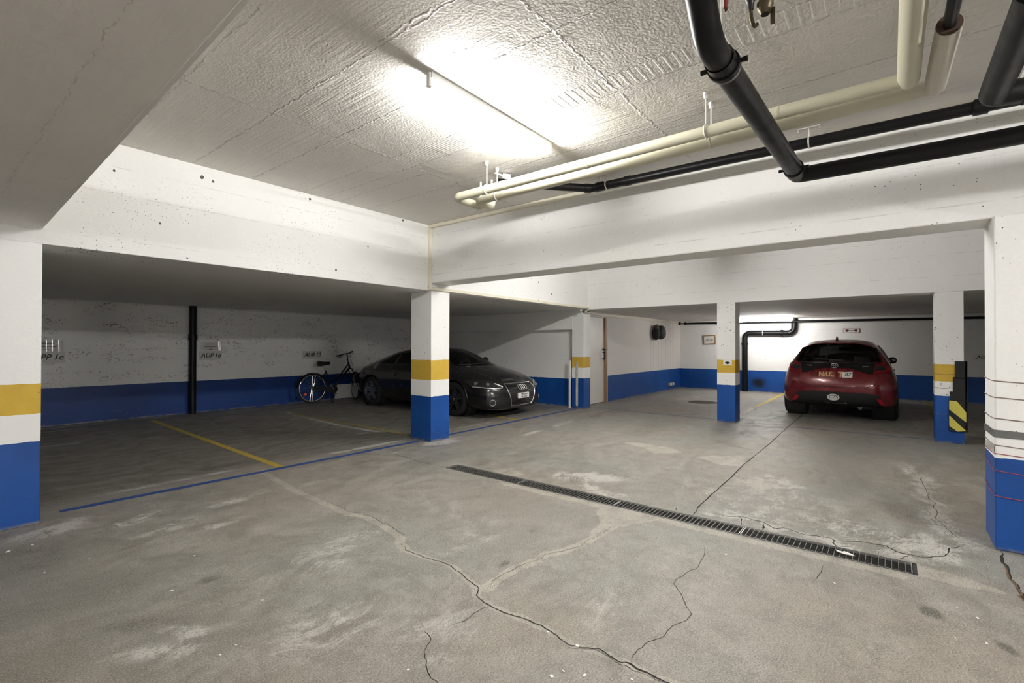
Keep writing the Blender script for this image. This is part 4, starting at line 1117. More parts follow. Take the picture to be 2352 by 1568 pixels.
lo = [bm.verts.new((x, y, .0016)) for x, y in ring]; hi = [bm.verts.new((x, y, .006)) for x, y in ring]
bm.faces.new(lo[::-1]); bm.faces.new(hi)
for k in range(7): bm.faces.new((lo[k], lo[(k + 1) % 7], hi[(k + 1) % 7], hi[k]))
tag(obj('plaster_scrap', bm, M['chip']), 'jagged white scrap lying on the near drain grate', 'scrap')
# board behind the bicycle
t = thing('white_board', 'pale board leaning on the blue wall behind the bicycle front wheel', 'board', (7.15, 11.2, 0), 0, None)
bm = B(); obx(bm, (7.22, 11.215, .20), (1, 0, 0), (0, .985, .17), (0, -.17, .985), .33, .006, .185); obj('panel', bm, M['paper'], t)
# ================================================================== CARS
def car_paint(name, col, flake, rough=.25, dusty=.02):
    t = NT(name)
    g = t.n('ShaderNodeNewGeometry')
    c = t.objco()
    nz = t.noise(c, 220, 2, .6)
    body = t.mix(t.math('MULTIPLY', nz, .5), col, flake)
    dust = t.ramp(t.noise(c, 3.5, 4, .6), .45, .75)
    body = t.mix(t.math('MULTIPLY', dust, dusty), body, (.30, .28, .25))
    t.set(col=t.mix(g.outputs['Backfacing'], body, (.008, .008, .008)), rough=t.ramp(dust, 0, 1, rough, rough + .12, False), spec=.5, coat=.6, coatr=.06, metal=.15)
    return t.m
M['red_car'] = car_paint('red_car_paint', (.135, .0065, .011), (.24, .013, .02))
M['black_car'] = car_paint('black_car_paint', (.0055, .0055, .0058), (.014, .014, .015), .2, .006)
M['gloss_black'] = plain('gloss_black_trim', (.006, .006, .006), .12, var=.1, coat=.5)
M['trim_black'] = plain('black_bumper_plastic', (.012, .012, .0125), .55, var=.15, bump=.1, bscale=200)
M['tyre'] = plain('tyre_rubber', (.011, .011, .011), .8, var=.2, bump=.2, bscale=50)
M['alloy'] = plain('alloy_rim', (.42, .42, .43), .28, .9, var=.05)
M['alloy_dark'] = plain('alloy_rim_dark', (.16, .16, .165), .3, .9, var=.06)
M['lamp_red'] = plain('tail_lamp_red', (.13, .004, .006), .12, var=.1, coat=.6)
M['lamp_red2'] = plain('reflector_red', (.42, .012, .02), .2, var=.1, coat=.4)
M['lamp_dark'] = plain('lamp_smoked', (.018, .017, .017), .1, var=.1, coat=.6)
M['seat'] = plain('car_seat_cloth', (.008, .008, .008), .85, var=.2)
M['plate_white'] = plain('number_plate_white', (.78, .78, .75), .35, var=.02)
M['plate_brown'] = plain('brown_plate', (.20, .045, .028), .4, var=.35, nscale=25)
M['plate_gold'] = plain('gold_letters', (.75, .45, .20), .4, var=.25, nscale=40)
M['silver'] = plain('silver_trim', (.55, .55, .54), .22, .9, var=.05)
M['lens'] = plain('lamp_reflector', (.75, .75, .73), .2, .6, var=.1)
def glass_mat(name, tint):
    t = NT(name)
    tr = t.n('ShaderNodeBsdfTransparent'); tr.inputs[0].default_value = (*tint, 1)
    gl = t.n('ShaderNodeBsdfGlossy'); gl.inputs['Roughness'].default_value = .03
    fr = t.n('ShaderNodeFresnel'); fr.inputs[0].default_value = 1.45
    mx = t.n('ShaderNodeMixShader')
    t.put(mx.inputs[0], fr.outputs[0]); t.put(mx.inputs[1], tr.outputs[0]); t.put(mx.inputs[2], gl.outputs[0]); t.put(t.out.inputs[0], mx.outputs[0])
    return t.m
M['car_glass'] = glass_mat('car_glass', (.86, .89, .88))
M['dark_glass'] = glass_mat('privacy_glass', (.16, .17, .17))
M['clear_lens'] = glass_mat('clear_lens', (.88, .9, .9))

def car_cage(S, bulge0, bulge1, sub=3):
    """S: stations, each = ([6 levels of (x, y, z)], crown_top, xcrown). Returns a smooth closed mesh (bmesh)."""
    bm = B()
    ts = (.55, 0, -.55)
    rings = []
    for lev, crown, xc in S:
        L = [bm.verts.new((x, y, z)) for x, y, z in lev]
        Rr = [bm.verts.new((x, -y, z)) for x, y, z in lev]
        x5, y5, z5 = lev[5]; x0, y0, z0 = lev[0]
        top = [bm.verts.new((x5 + xc * (1 - t * t), y5 * t, z5 + crown * (1 - t * t))) for t in ts]
        bot = [bm.verts.new((x0, y0 * t, z0 - .01)) for t in ts]
        rings.append((L, top, Rr, bot))
    loop = lambda r: r[0] + r[1] + r[2][::-1] + r[3][::-1]
    for a, b in zip(rings, rings[1:]):
        A, Bb = loop(a), loop(b)
        n = len(A)
        for k in range(n): bm.faces.new((A[k], A[(k + 1) % n], Bb[(k + 1) % n], Bb[k]))
    for (r, lev, bul) in ((rings[0], S[0][0], bulge0), (rings[-1], S[-1][0], bulge1)):
        rows = []
        for j in range(6):
            if j == 0: mid = r[3]
            elif j == 5: mid = r[1]
            else:
                x, y, z = lev[j]
                mid = [bm.verts.new((x + bul[j] * (1 - t * t), y * t, z)) for t in ts]
            rows.append([r[0][j]] + mid + [r[2][j]])
        for a, b in zip(rows, rows[1:]):
            for k in range(4): bm.faces.new((a[k], a[k + 1], b[k + 1], b[k]))
    bmesh.ops.recalc_face_normals(bm, faces=bm.faces)
    me = bpy.data.meshes.new('cage'); bm.to_mesh(me); bm.free()
    o = bpy.data.objects.new('cage', me); COL.objects.link(o)
    md = o.modifiers.new('s', 'SUBSURF'); md.levels = sub; md.render_levels = sub
    dg = bpy.context.evaluated_depsgraph_get(); dg.update()
    m2 = bpy.data.meshes.new_from_object(o.evaluated_get(dg))
    out = B(); out.from_mesh(m2)
    bpy.data.objects.remove(o); bpy.data.meshes.remove(me); bpy.data.meshes.remove(m2)
    bmesh.ops.recalc_face_normals(out, faces=out.faces)
    return out

class Car:
    AX = {'x+': (0, Vector((-1, 0, 0)), 6.0), 'x-': (0, Vector((1, 0, 0)), -2.0), 'y+': (1, Vector((0, -1, 0)), 3.0), 'y-': (1, Vector((0, 1, 0)), -3.0), 'z+': (2, Vector((0, 0, -1)), 4.0)}
    def __init__(s, root, bm, paint):
        s.root, s.bm, s.paint = root, bm, paint
        s.bvh = BVHTree.FromBMesh(bm)
    def hit(s, u, v, axis, off=0.0):
        ax, d, o = s.AX[axis]
        p = {0: Vector((o, u, v)), 1: Vector((u, o, v)), 2: Vector((u, v, o))}[ax]
        h, n, i, dist = s.bvh.ray_cast(p, d)
        if h is None:
            h, n, i, dist = s.bvh.find_nearest({0: Vector((2, u, v)), 1: Vector((u, 0, v)), 2: Vector((u, v, .5))}[ax])
        if n.dot(d) > 0: n = -n
        return h + n * off, n
    def flat(s, poly, axis):
        """project nothing: a 2D polygon as 3D verts in the plane of the axis"""
        ax = s.AX[axis][0]
        return [{0: Vector((0, u, v)), 1: Vector((u, 0, v)), 2: Vector((u, v, 0))}[ax] for u, v in poly]
    def patch(s, name, poly, axis, mat, off=.004, thick=.012, cell=.04, parent=None, smooth_ang=50):
        bm = B()
        ax, d, o = s.AX[axis]
        f = bm.faces.new([bm.verts.new(p) for p in s.flat(poly, axis)])
        bmesh.ops.triangulate(bm, faces=[f], ngon_method='EAR_CLIP')
        us = [p[0] for p in poly]; vs = [p[1] for p in poly]
        ia, ib = [k for k in (0, 1, 2) if k != ax]
        for comp, lo, hi in ((ia, min(us), max(us)), (ib, min(vs), max(vs))):
            n = max(1, int((hi - lo) / cell))
            for k in range(1, n):
                co = [0, 0, 0]; no = [0, 0, 0]
                co[comp] = lo + (hi - lo) * k / n; no[comp] = 1
                bmesh.ops.bisect_plane(bm, geom=bm.verts[:] + bm.edges[:] + bm.faces[:], plane_co=co, plane_no=no)
        bnd = [e for e in bm.edges if len(e.link_faces) == 1]
        for v in bm.verts:
            v.co, _ = s.hit(v.co[ia], v.co[ib], axis, off)
        if thick:
            r = bmesh.ops.extrude_edge_only(bm, edges=bnd)
            for v in [g for g in r['geom'] if isinstance(g, bmesh.types.BMVert)]: v.co += d * thick
        bmesh.ops.recalc_face_normals(bm, faces=bm.faces)
        return obj(name, bm, mat, parent or s.root, local=True, sm=smooth_ang)
    def strip(s, name, pts, axis, r, mat, off=0.0, closed=False, sub=6, parent=None):
        P = []
        pp = pts + ([pts[0]] if closed else [])
        for a, b in zip(pp, pp[1:]):
            for k in range(sub):
                P.append((a[0] + (b[0] - a[0]) * k / sub, a[1] + (b[1] - a[1]) * k / sub))
        if not closed: P.append(pts[-1])
        Q = [s.hit(u, v, axis, off)[0] for u, v in P]
        return obj(name, tube(B(), Q, r, 8, closed=closed), mat, parent or s.root, local=True, sm=60)
    def carve(s, poly, axis, cond, shrink=1.0):
        """cut a hole of this outline in the body"""
        bm = s.bm
        ax = s.AX[axis][0]
        ia, ib = [k for k in (0, 1, 2) if k != ax]
        cu = sum(p[0] for p in poly) / len(poly); cv = sum(p[1] for p in poly) / len(poly)
        P = [(cu + (u - cu) * shrink, cv + (v - cv) * shrink) for u, v in poly]
        lo = (min(p[0] for p in P) - .08, min(p[1] for p in P) - .08); hi = (max(p[0] for p in P) + .08, max(p[1] for p in P) + .08)
        def sel():
            out = []
            for f in bm.faces:
                c = f.calc_center_median()
                if lo[0] < c[ia] < hi[0] and lo[1] < c[ib] < hi[1] and cond(c, f.normal): out.append(f)
            return out
        for k in range(len(P)):
            a, b = P[k], P[(k + 1) % len(P)]
            fs = sel()
            es = {e for f in fs for e in f.edges}; vs = {v for f in fs for v in f.verts}
            no = [0, 0, 0]; no[ia] = -(b[1] - a[1]); no[ib] = b[0] - a[0]
            co = [0, 0, 0]; co[ia], co[ib] = a
            bmesh.ops.bisect_plane(bm, geom=list(vs) + list(es) + fs, plane_co=co, plane_no=no)
        dead = []
        for f in sel():
            c = f.calc_center_median()
            if bool(in_poly(np.array([c[ia]]), np.array([c[ib]]), P)[0]): dead.append(f)
        bmesh.ops.delete(bm, geom=dead, context='FACES')
    def finish(s, name='body'):
        return obj(name, s.bm, s.paint, s.root, local=True, sm=40)

def circle(cx, cy, r, n=24, a0=0.0): return [(cx + r * math.cos(a0 + 2 * PI * k / n), cy + r * math.sin(a0 + 2 * PI * k / n)) for k in range(n)]
def rrect(u0, u1, v0, v1, r, n=4):
    out = []
    for cx, cy, a in ((u1 - r, v1 - r, 0), (u0 + r, v1 - r, PI / 2), (u0 + r, v0 + r, PI), (u1 - r, v0 + r, 1.5 * PI)):
        out += [(cx + r * math.cos(a + PI / 2 * k / n), cy + r * math.sin(a + PI / 2 * k / n)) for k in range(n + 1)]
    return out
def roundpoly(poly, r, n=4):
    P = [Vector((u, v, 0)) for u, v in poly]
    m = len(P); out = []
    for i in range(m):
        a, b, c = P[i - 1], P[i], P[(i + 1) % m]
        q = fillet([b.lerp(a, .5), b, b.lerp(c, .5)], r, n)
        out += [(p.x, p.y) for p in q[1:-1]]
    return out

def wheel(root, x, side, y, r, w, rim_r, mat, spokes=5, steer=0.0):
    """side = +1 left / -1 right; y = outer face of the tyre"""
    wl = bpy.data.objects.new('wheel', None); COL.objects.link(wl); wl.parent = root; wl.location = (x, side * y, r); wl.empty_display_size = .1
    wl.rotation_euler = (0, 0, (0 if side > 0 else PI) + steer)       # local +y = outwards
    h = w
    prof = [(rim_r, -.006), (rim_r + .012, .0), (r - .05, .004), (r - .022, -.006), (r - .006, -.03), (r, -.055), (r, -h + .05), (r - .008, -h + .02), (r - .05, -h), (rim_r, -h)]
    obj('tyre', lathe(B(), prof, axis='y', seg=40, capped=False), M['tyre'], wl, local=True, sm=40)
    bm = lathe(B(), [(rim_r + .004, -.002), (rim_r + .004, -.014), (rim_r - .012, -.016), (rim_r - .02, -.05), (rim_r - .03, -h + .02), (.10, -h + .03), (.08, -h + .06)], axis='y', seg=40, capped=False)
    lathe(bm, [(.03, -.02), (.045, -.022), (.05, -.05), (.05, -.09)], axis='y', seg=20)
    for k in range(spokes):
        a = 2 * PI * k / spokes + PI / 2
        for s_ in (-1, 1):
            aa = a + s_ * .13
            d = Vector((math.cos(aa), 0, math.sin(aa))); p = Vector((-d.z, 0, d.x))
            c0 = Vector((math.cos(a), 0, math.sin(a))) * .03 + p * s_ * .024
            c1 = d * (rim_r - .008)
            u = (c1 - c0).normalized(); q = u.cross(Vector((0, 1, 0)))
            obx(bm, (c0 + c1) / 2 + Vector((0, -.032, 0)), u, q, (0, 1, 0), (c1 - c0).length / 2, .0165, .014)
    bmesh.ops.recalc_face_normals(bm, faces=bm.faces)
    obj('rim', bm, mat, wl, local=True, sm=35)
    bm = lathe(B(), [(.027, -.014), (.022, -.010)], axis='y', seg=16); obj('hub_cap', bm, M['silver'], wl, local=True, sm=35)
    bm = lathe(B(), [(.15, -.10), (.15, -.115), (.05, -.115)], axis='y', seg=24); obj('brake_disc', bm, M['alloy_dark'], wl, local=True, sm=35)
    return wl

def seat_bm(x, y, w=.50, zb=.30, top=.98, head=True):
    bm = B()
    bx(bm, x - .25, x + .28, y - w / 2, y + w / 2, zb, zb + .18, .06, 3)
    q = B(); bx(q, -.07, .07, y - w / 2, y + w / 2, 0, top - zb - .20, .06, 3)
    q.transform(Matrix.Translation((x - .24, 0, zb + .12)) @ Matrix.Rotation(-.28, 4, 'Y'))
    me = bpy.data.meshes.new('t'); q.to_mesh(me); q.free(); bm.from_mesh(me); bpy.data.meshes.remove(me)
    if head: bx(bm, x - .52, x - .42, y - .14, y + .14, top - .06, top + .14, .045, 3)
    return bm

# ---------------------------------------------------------------- black coupe
TT = thing('car', 'black two-door coupe parked behind the middle pillar, nose towards the aisle', 'car', (7.62, 10.34, 0), -PI / 2)
XS = [.17, .25, .43, .78, 1.25, 1.75, 2.25, 2.75, 3.12, 3.45, 3.85, 4.20, 4.42, 4.55]
L0 = [(.64, .30), (.70, .24), (.74, .20), (.76, .185), (.78, .175), (.78, .175), (.78, .175), (.78, .175), (.78, .175), (.77, .175), (.76, .17), (.75, .155), (.70, .15), (.56, .16)]
L1 = [(.72, .38), (.82, .33), (.89, .28), (.915, .26), (.885, .235), (.875, .23), (.875, .23), (.875, .23), (.885, .24), (.915, .255), (.915, .25), (.895, .23), (.80, .225), (.60, .23)]
L2 = [(.73, .56), (.84, .55), (.91, .53), (.935, .51), (.905, .50), (.895, .50), (.895, .50), (.895, .50), (.905, .50), (.94, .51), (.935, .49), (.91, .45), (.815, .42), (.61, .40)]
L3 = [(.68, .71), (.79, .745), (.88, .785), (.915, .81), (.895, .815), (.885, .815), (.885, .815), (.885, .815), (.895, .81), (.92, .785), (.905, .735), (.865, .675), (.77, .625), (.57, .575)]
L4 = [(.58, .82), (.67, .87), (.76, .915), (.80, .945), (.80, .955), (.80, .955), (.80, .95), (.795, .945), (.79, .925), (.785, .885), (.765, .825), (.715, .755), (.63, .695), (.47, .635)]
L5 = [(.44, .865), (.50, .92), (.54, .965), (.57, 1.07), (.595, 1.215), (.60, 1.305), (.60, 1.325), (.595, 1.255), (.615, 1.055), (.62, .945), (.57, .885), (.51, .81), (.45, .745), (.36, .675)]
CR = [.02, .03, .04, .05, .055, .055, .055, .06, .06, .045, .04, .035, .03, .02]
XC = [-.06, -.05, -.03, 0, 0, 0, 0, .05, .14, .08, .04, .04, .05, .05]
dx = {0: [.08, .05, 0, 0, .06, .12], 13: [-.06, -.03, 0, -.03, -.10, -.18], 12: [0, 0, 0, 0, -.04, -.08]}
S = []
for i, x in enumerate(XS):
    d = dx.get(i, [0] * 6)
    S.append(([(x + d[k],) + L[i] for k, L in enumerate((L0, L1, L2, L3, L4, L5))], CR[i], XC[i]))
c = Car(TT, car_cage(S, [0, -.10, -.12, -.12, -.08, 0], [0, .10, .13, .13, .08, 0]), M['black_car'])
RA, FA, WR = .88, 3.57, .338
side_win = [(1.02, .985), (1.30, 1.12), (1.62, 1.215), (2.05, 1.255), (2.42, 1.225), (2.72, 1.125), (2.98, .985)]
for sd in ('y+', 'y-'):
    q = roundpoly(side_win, .04)
    c.patch('side_window', q, sd, M['car_glass'], .003, .0, .05)
    c.strip('window_trim', q, sd, .006, M['gloss_black'], 0, True, 3)
    c.strip('door_pillar', [(1.62, .975), (1.66, 1.225)], sd, .020, M['gloss_black'], 0)
    # door shut line, sill line, arch lips
    c.strip('panel_gap', [(2.98, .96), (2.99, .80), (2.97, .45), (2.86, .27), (1.75, .27), (1.62, .33), (1.52, .55), (1.50, .75), (1.56, .96)], sd, .0035, M['ink'], -.001, False, 8)
wind = roundpoly([(-.60, .965), (-.50, 1.27), (-.30, 1.315), (.30, 1.315), (.50, 1.27), (.60, .965), (.3, .975), (-.3, .975)], .03)
c.patch('windscreen', wind, 'x+', M['car_glass'], .003, 0, .04)
c.strip('windscreen_seal', wind, 'x+', .007, M['gloss_black'], 0, True, 3)
rearw = roundpoly([(-.52, 1.06), (-.44, 1.26), (.44, 1.26), (.52, 1.06)], .05)
c.patch('rear_window', rearw, 'x-', M['dark_glass'], .003, 0, .05)
# front: single big grille with a bright rim
gr = roundpoly([(-.415, .648), (.415, .648), (.435, .56), (.335, .235), (-.335, .235), (-.435, .56)], .05, 5)
g = c.patch('grille', gr, 'x+', M['trim_black'], .001, .02, .03)
c.strip('grille_rim', gr, 'x+', .011, M['chrome'], .004, True, 3, parent=g)
for z in [.27, .30, .33, .36, .515, .545, .575, .605]:
    w = (.335 + (z - .235) * .31 if z < .56 else .425) - .03
    c.strip('grille_bar', [(-w, z), (w, z)], 'x+', .0055, M['gloss_black'], .004, False, 14, parent=g)
pl = c.patch('number_plate', rrect(-.205, .125, .375, .470, .012), 'x+', M['plate_white'], .022, .02, .06)
nose = c.hit(0, .42, 'x+', 0)[0].x
for k, (s_, z) in enumerate([('TRUDBR', .445), ('LB EN R', .400)]):
    bm = place(text_bm(s_, .043, 0, .0006, 1.25), (nose + .0255, -.04, z), (0, 1, 0), (0, 0, 1))
    for v in bm.verts:                       # follow the plate's slight curve
        v.co.x += c.hit(v.co.y, .42, 'x+', 0)[0].x - nose
    obj('lettering', bm, M['ink'], pl, local=True)
bm = B()
for k in (-1.5, -.5, .5, 1.5):
    cy = k * .056 - .03
    pts = []
    for q in range(24):
        a = 2 * PI * q / 24
        p, _ = c.hit(cy + .040 * math.cos(a), .572 + .040 * math.sin(a), 'x+', .016)
        pts.append(p)
    tube(bm, pts, .0075, 8, closed=True)
obj('ring_emblem', bm, M['chrome'], g, local=True, sm=60)
for sg in (-1, 1):
    Y = lambda pts: [(sg * y, z) for y, z in pts]
    hl = roundpoly(Y([(.885, .715), (.80, .735), (.70, .715), (.60, .665), (.50, .60), (.505, .572), (.62, .565), (.78, .575), (.89, .60)]), .012, 3)
    h = c.patch('headlamp', hl, 'x+', M['lamp_dark'], .002, .02, .025)
    c.strip('lamp_edge', Y([(.885, .605), (.77, .583), (.62, .573), (.515, .583)]), 'x+', .011, M['lens'], .010, False, 8, parent=h)
    c.strip('lamp_edge', Y([(.505, .60), (.56, .635), (.62, .665)]), 'x+', .010, M['lens'], .008, False, 6, parent=h)
    for (y, z, r_) in [(.845, .668, .040), (.745, .655, .037)]:
        p, n = c.hit(sg * y, z, 'x+', .0)
        bm = B(); tube(bm, [p - n * .01, p + n * .012, p + n * .014, p + n * .004], [r_, r_, r_ * .82, r_ * .45], 20)
        pj = obj('projector', bm, M['chrome'], h, local=True, sm=40)
        
    # lower intake with bars and a round fog lamp
    it = roundpoly(Y([(.80, .395), (.47, .385), (.40, .21), (.74, .215), (.82, .28)]), .03, 3)
    i_ = c.patch('air_intake', it, 'x+', M['trim_black'], .001, .02, .03)
    for z in (.235, .27, .305, .34, .372):
        c.strip('intake_bar', Y([(.74, z), (.44 + (z - .21) * .2, z)]), 'x+', .006, M['gloss_black'], .004, False, 8, parent=i_)
    p, n = c.hit(sg * .735, .315, 'x+', .0)
    s1 = Vector((0, 1, 0)); s1 = (s1 - n * s1.dot(n)).normalized(); s2 = n.cross(s1)
    tube_pts = [p + n * .012 + s1 * .056 * math.cos(a) + s2 * .056 * math.sin(a) for a in [2 * PI * k / 24 for k in range(24)]]
    obj('fog_lamp_ring', tube(B(), tube_pts, .0075, 8, closed=True), M['chrome'], i_, local=True, sm=60)
    bm = tube(B(), [p - n * .005, p + n * .006, p + n * .010], [.05, .05, .02], 20); obj('fog_lamp', bm, M['lamp_dark'], i_, local=True, sm=40)
c.strip('panel_gap', [(-.62, .93), (-.60, .88), (-.55, .80), (-.47, .70), (-.44, .665), (.44, .665), (.47, .70), (.55, .80), (.60, .88), (.62, .93)], 'x+', .0035, M['ink'], -.001, False, 8)
c.strip('wiper', [(-.55, .985), (-.1, 1.0), (.2, 1.0)], 'x+', .008, M['trim_black'], .012, False, 8)
c.strip('front_lip', [(-.80, .185), (-.60, .17), (0, .165), (.60, .17), (.80, .185)], 'x+', .012, M['trim_black'], -.002, False, 8)
# tail lamps (seen only from the side)
for sg in (-1, 1):
    c.patch('tail_lamp', roundpoly([(sg * .74, .60), (sg * .74, .72), (sg * .40, .76), (sg * .46, .62)], .02, 3), 'x-', M['lamp_red'], .003, .01, .04)
bm = B(); pts = [c.hit(.42, y, 'z+', 0)[0] for y in (-.5, -.25, 0, .25, .5)]
obx(bm, (.36, 0, .955), Vector((1, 0, .12)).normalized(), (0, 1, 0), Vector((-.12, 0, 1)).normalized(), .07, .50, .012)
obj('spoiler', bm, M['black_car'], TT, local=True)
# fuel cap and door handle on the flank
p, n = c.hit(.955, .93, 'y-', 0.0)
f_ = c.patch('fuel_cap', circle(.955, .925, .075, 24), 'y-', M['alloy'], .004, .006, .03)
h_ = c.patch('door_handle', rrect(1.66, 1.84, .765, .80, .015), 'y-', M['black_car'], .022, .02, .03)
c.patch('handle_recess', circle(1.75, .78, .062, 20), 'y-', M['ink'], .001, .002, .03)
c.patch('door_handle', rrect(1.66, 1.84, .765, .80, .015), 'y+', M['black_car'], .022, .02, .03)
for sg, sd in ((-1, 'y-'), (1, 'y+')):
    p, n = c.hit(2.78, .98, sd, 0)
    bm = B(); bmesh.ops.create_uvsphere(bm, u_segments=20, v_segments=12, radius=1)
    for v in bm.verts: v.co = Vector((2.74 + v.co.x * (.075 if v.co.x > 0 else .035), sg * (.985 + v.co.y * .105), 1.055 + v.co.z * .07))
    mo = obj('wing_mirror', bm, M['black_car'], TT, local=True, sm=60)
    obj('mirror_arm', tube(B(), [(2.78, sg * .84, .98), (2.76, sg * .93, 1.03)], .022, 8), M['trim_black'], mo, local=True, sm=50)
# holes: windows, wheel arches
for sg in (-1, 1):
    c.carve(side_win, 'y-', lambda p, n, s=sg: p.y * s > .3 and abs(n.y) > .25, .985)
    for ax in (RA, FA):
        c.carve(circle(ax, WR, .385, 22), 'y-', lambda p, n, s=sg: p.y * s > .45 and p.z < .85)
c.carve([(-.56, .985), (-.47, 1.26), (-.28, 1.305), (.28, 1.305), (.47, 1.26), (.56, .985)], 'x+', lambda p, n: p.x > 2.3 and n.x > .1)
c.carve([(-.50, 1.075), (-.42, 1.25), (.42, 1.25), (.50, 1.075)], 'x-', lambda p, n: p.x < 1.6 and n.x < -.05)
bodyTT = c.finish()
for ax in (RA, FA):
    for sg in (-1, 1):
        bm = lathe(B(), [(.40, 0), (.395, -.32), (.02, -.33)], (0, 0, 0), axis='y', seg=24, capped=False)
        bm.transform(Matrix.Translation((ax, sg * .86, WR)) @ Matrix.Rotation(0 if sg > 0 else PI, 4, 'Z'))
        obj('wheel_housing', bm, M['ink'], TT, local=True, sm=40)
        P = []
        for k in range(25):
            a = -.25 + (PI + .5) * k / 24
            P.append(c.hit(ax + .388 * math.cos(a), WR + .388 * math.sin(a), 'y+' if sg > 0 else 'y-', .002)[0])
        obj('arch_lip', tube(B(), P, .012, 8), M['black_car'], TT, local=True, sm=60)
for ax, st in ((RA, 0), (FA, 0)):
    for sg in (-1, 1): wheel(TT, ax, sg, .905, WR, .235, .235, M['alloy'] if ax == RA else M['alloy_dark'], 5, st)
obj('seat', seat_bm(2.05, -.38, .50, .28, .92), M['seat'], TT, local=True, sm=50)
obj('seat', seat_bm(2.05, .38, .50, .28, .92), M['seat'], TT, local=True, sm=50)
bm = B(); bx(bm, 2.75, 3.15, -.70, .70, .70, .93, .05, 3); obj('dashboard', bm, M['seat'], TT, local=True, sm=50)
bm = tube(B(), [(2.66 + .10 * math.sin(a) * .5, .36 + .18 * math.cos(a), .90 + .16 * math.sin(a)) for a in [2 * PI * k / 24 for k in range(24)]], .014, 8, closed=True)
obj('steering_wheel', bm, M['alloy_dark'], TT, local=True, sm=60)
bm = bx(B(), 2.56, 2.58, -.11, .11, 1.23, 1.29, .01); obj('inside_mirror', bm, M['seat'], TT, local=True)
bm = B(); bx(bm, .5, 3.9, -.74, .74, .165, .30, .02); obj('underbody', bm, M['ink'], TT, local=True)

# ---------------------------------------------------------------- red hatchback, seen from behind
YR = thing('car', 'red hatchback parked nose-in under the far lamp, rear towards the aisle', 'car', (11.02, .815, 0), 0.0)
XS = [.00, .13, .34, .70, 1.15, 1.65, 2.15, 2.60, 2.95, 3.35, 3.72, 3.98, 4.12]
L0 = [(.66, .30), (.72, .27), (.76, .24), (.78, .20), (.79, .19), (.79, .19), (.79, .19), (.79, .19), (.79, .19), (.78, .19), (.75, .19), (.68, .20), (.54, .22)]
L1 = [(.77, .30), (.875, .28), (.93, .275), (.935, .26), (.90, .24), (.89, .24), (.89, .24), (.89, .24), (.905, .25), (.92, .26), (.88, .26), (.77, .27), (.58, .28)]
L2 = [(.79, .57), (.895, .57), (.948, .57), (.950, .57), (.915, .55), (.90, .54), (.90, .54), (.90, .54), (.915, .55), (.925, .55), (.89, .52), (.78, .48), (.60, .45)]
L3 = [(.75, .80), (.84, .83), (.90, .85), (.905, .87), (.89, .87), (.885, .86), (.885, .86), (.88, .86), (.885, .86), (.89, .84), (.85, .78), (.74, .71), (.56, .64)]
L4 = [(.745, 1.00), (.80, 1.04), (.825, 1.05), (.825, 1.05), (.82, 1.03), (.82, 1.01), (.82, 1.00), (.81, .99), (.80, .97), (.76, .91), (.70, .84), (.60, .76), (.46, .68)]
L5 = [(.60, 1.36), (.60, 1.42), (.595, 1.455), (.585, 1.485), (.59, 1.50), (.60, 1.495), (.60, 1.475), (.60, 1.38), (.62, 1.15), (.56, .97), (.50, .89), (.44, .81), (.34, .71)]
CR = [.04, .045, .045, .045, .045, .045, .045, .05, .05, .05, .04, .03, .02]
XC = [-.02, -.02, 0, 0, 0, 0, 0, .04, .12, .10, .06, .05, .05]
dx = {0: [.10, .04, 0, .03, .13, .33], 1: [.0, 0, 0, .02, .09, .30], 2: [0, 0, 0, 0, .06, .24], 3: [0, 0, 0, 0, 0, .06], 12: [-.05, -.02, 0, -.04, -.1, -.2]}
S = []
for i, x in enumerate(XS):
    d = dx.get(i, [0] * 6)
    S.append(([(x + d[k],) + L[i] for k, L in enumerate((L0, L1, L2, L3, L4, L5))], CR[i], XC[i]))
c = Car(YR, car_cage(S, [0, -.10, -.13, -.12, -.08, 0], [0, .10, .12, .12, .08, 0]), M['red_car'])
RA, FA, WR = .66, 3.32, .33
def conform(bm, off):
    for v in bm.verts: v.co.x = c.hit(v.co.y, v.co.z, 'x-', off)[0].x
    return bm
glass = roundpoly([(-.70, 1.082), (-.61, 1.345), (-.49, 1.425), (.49, 1.425), (.61, 1.345), (.70, 1.082), (.3, 1.08), (-.3, 1.08)], .035)
c.patch('rear_window', glass, 'x-', M['car_glass'], .004, 0, .04)
c.strip('window_seal', glass, 'x-', .010, M['gloss_black'], 0, True, 3)
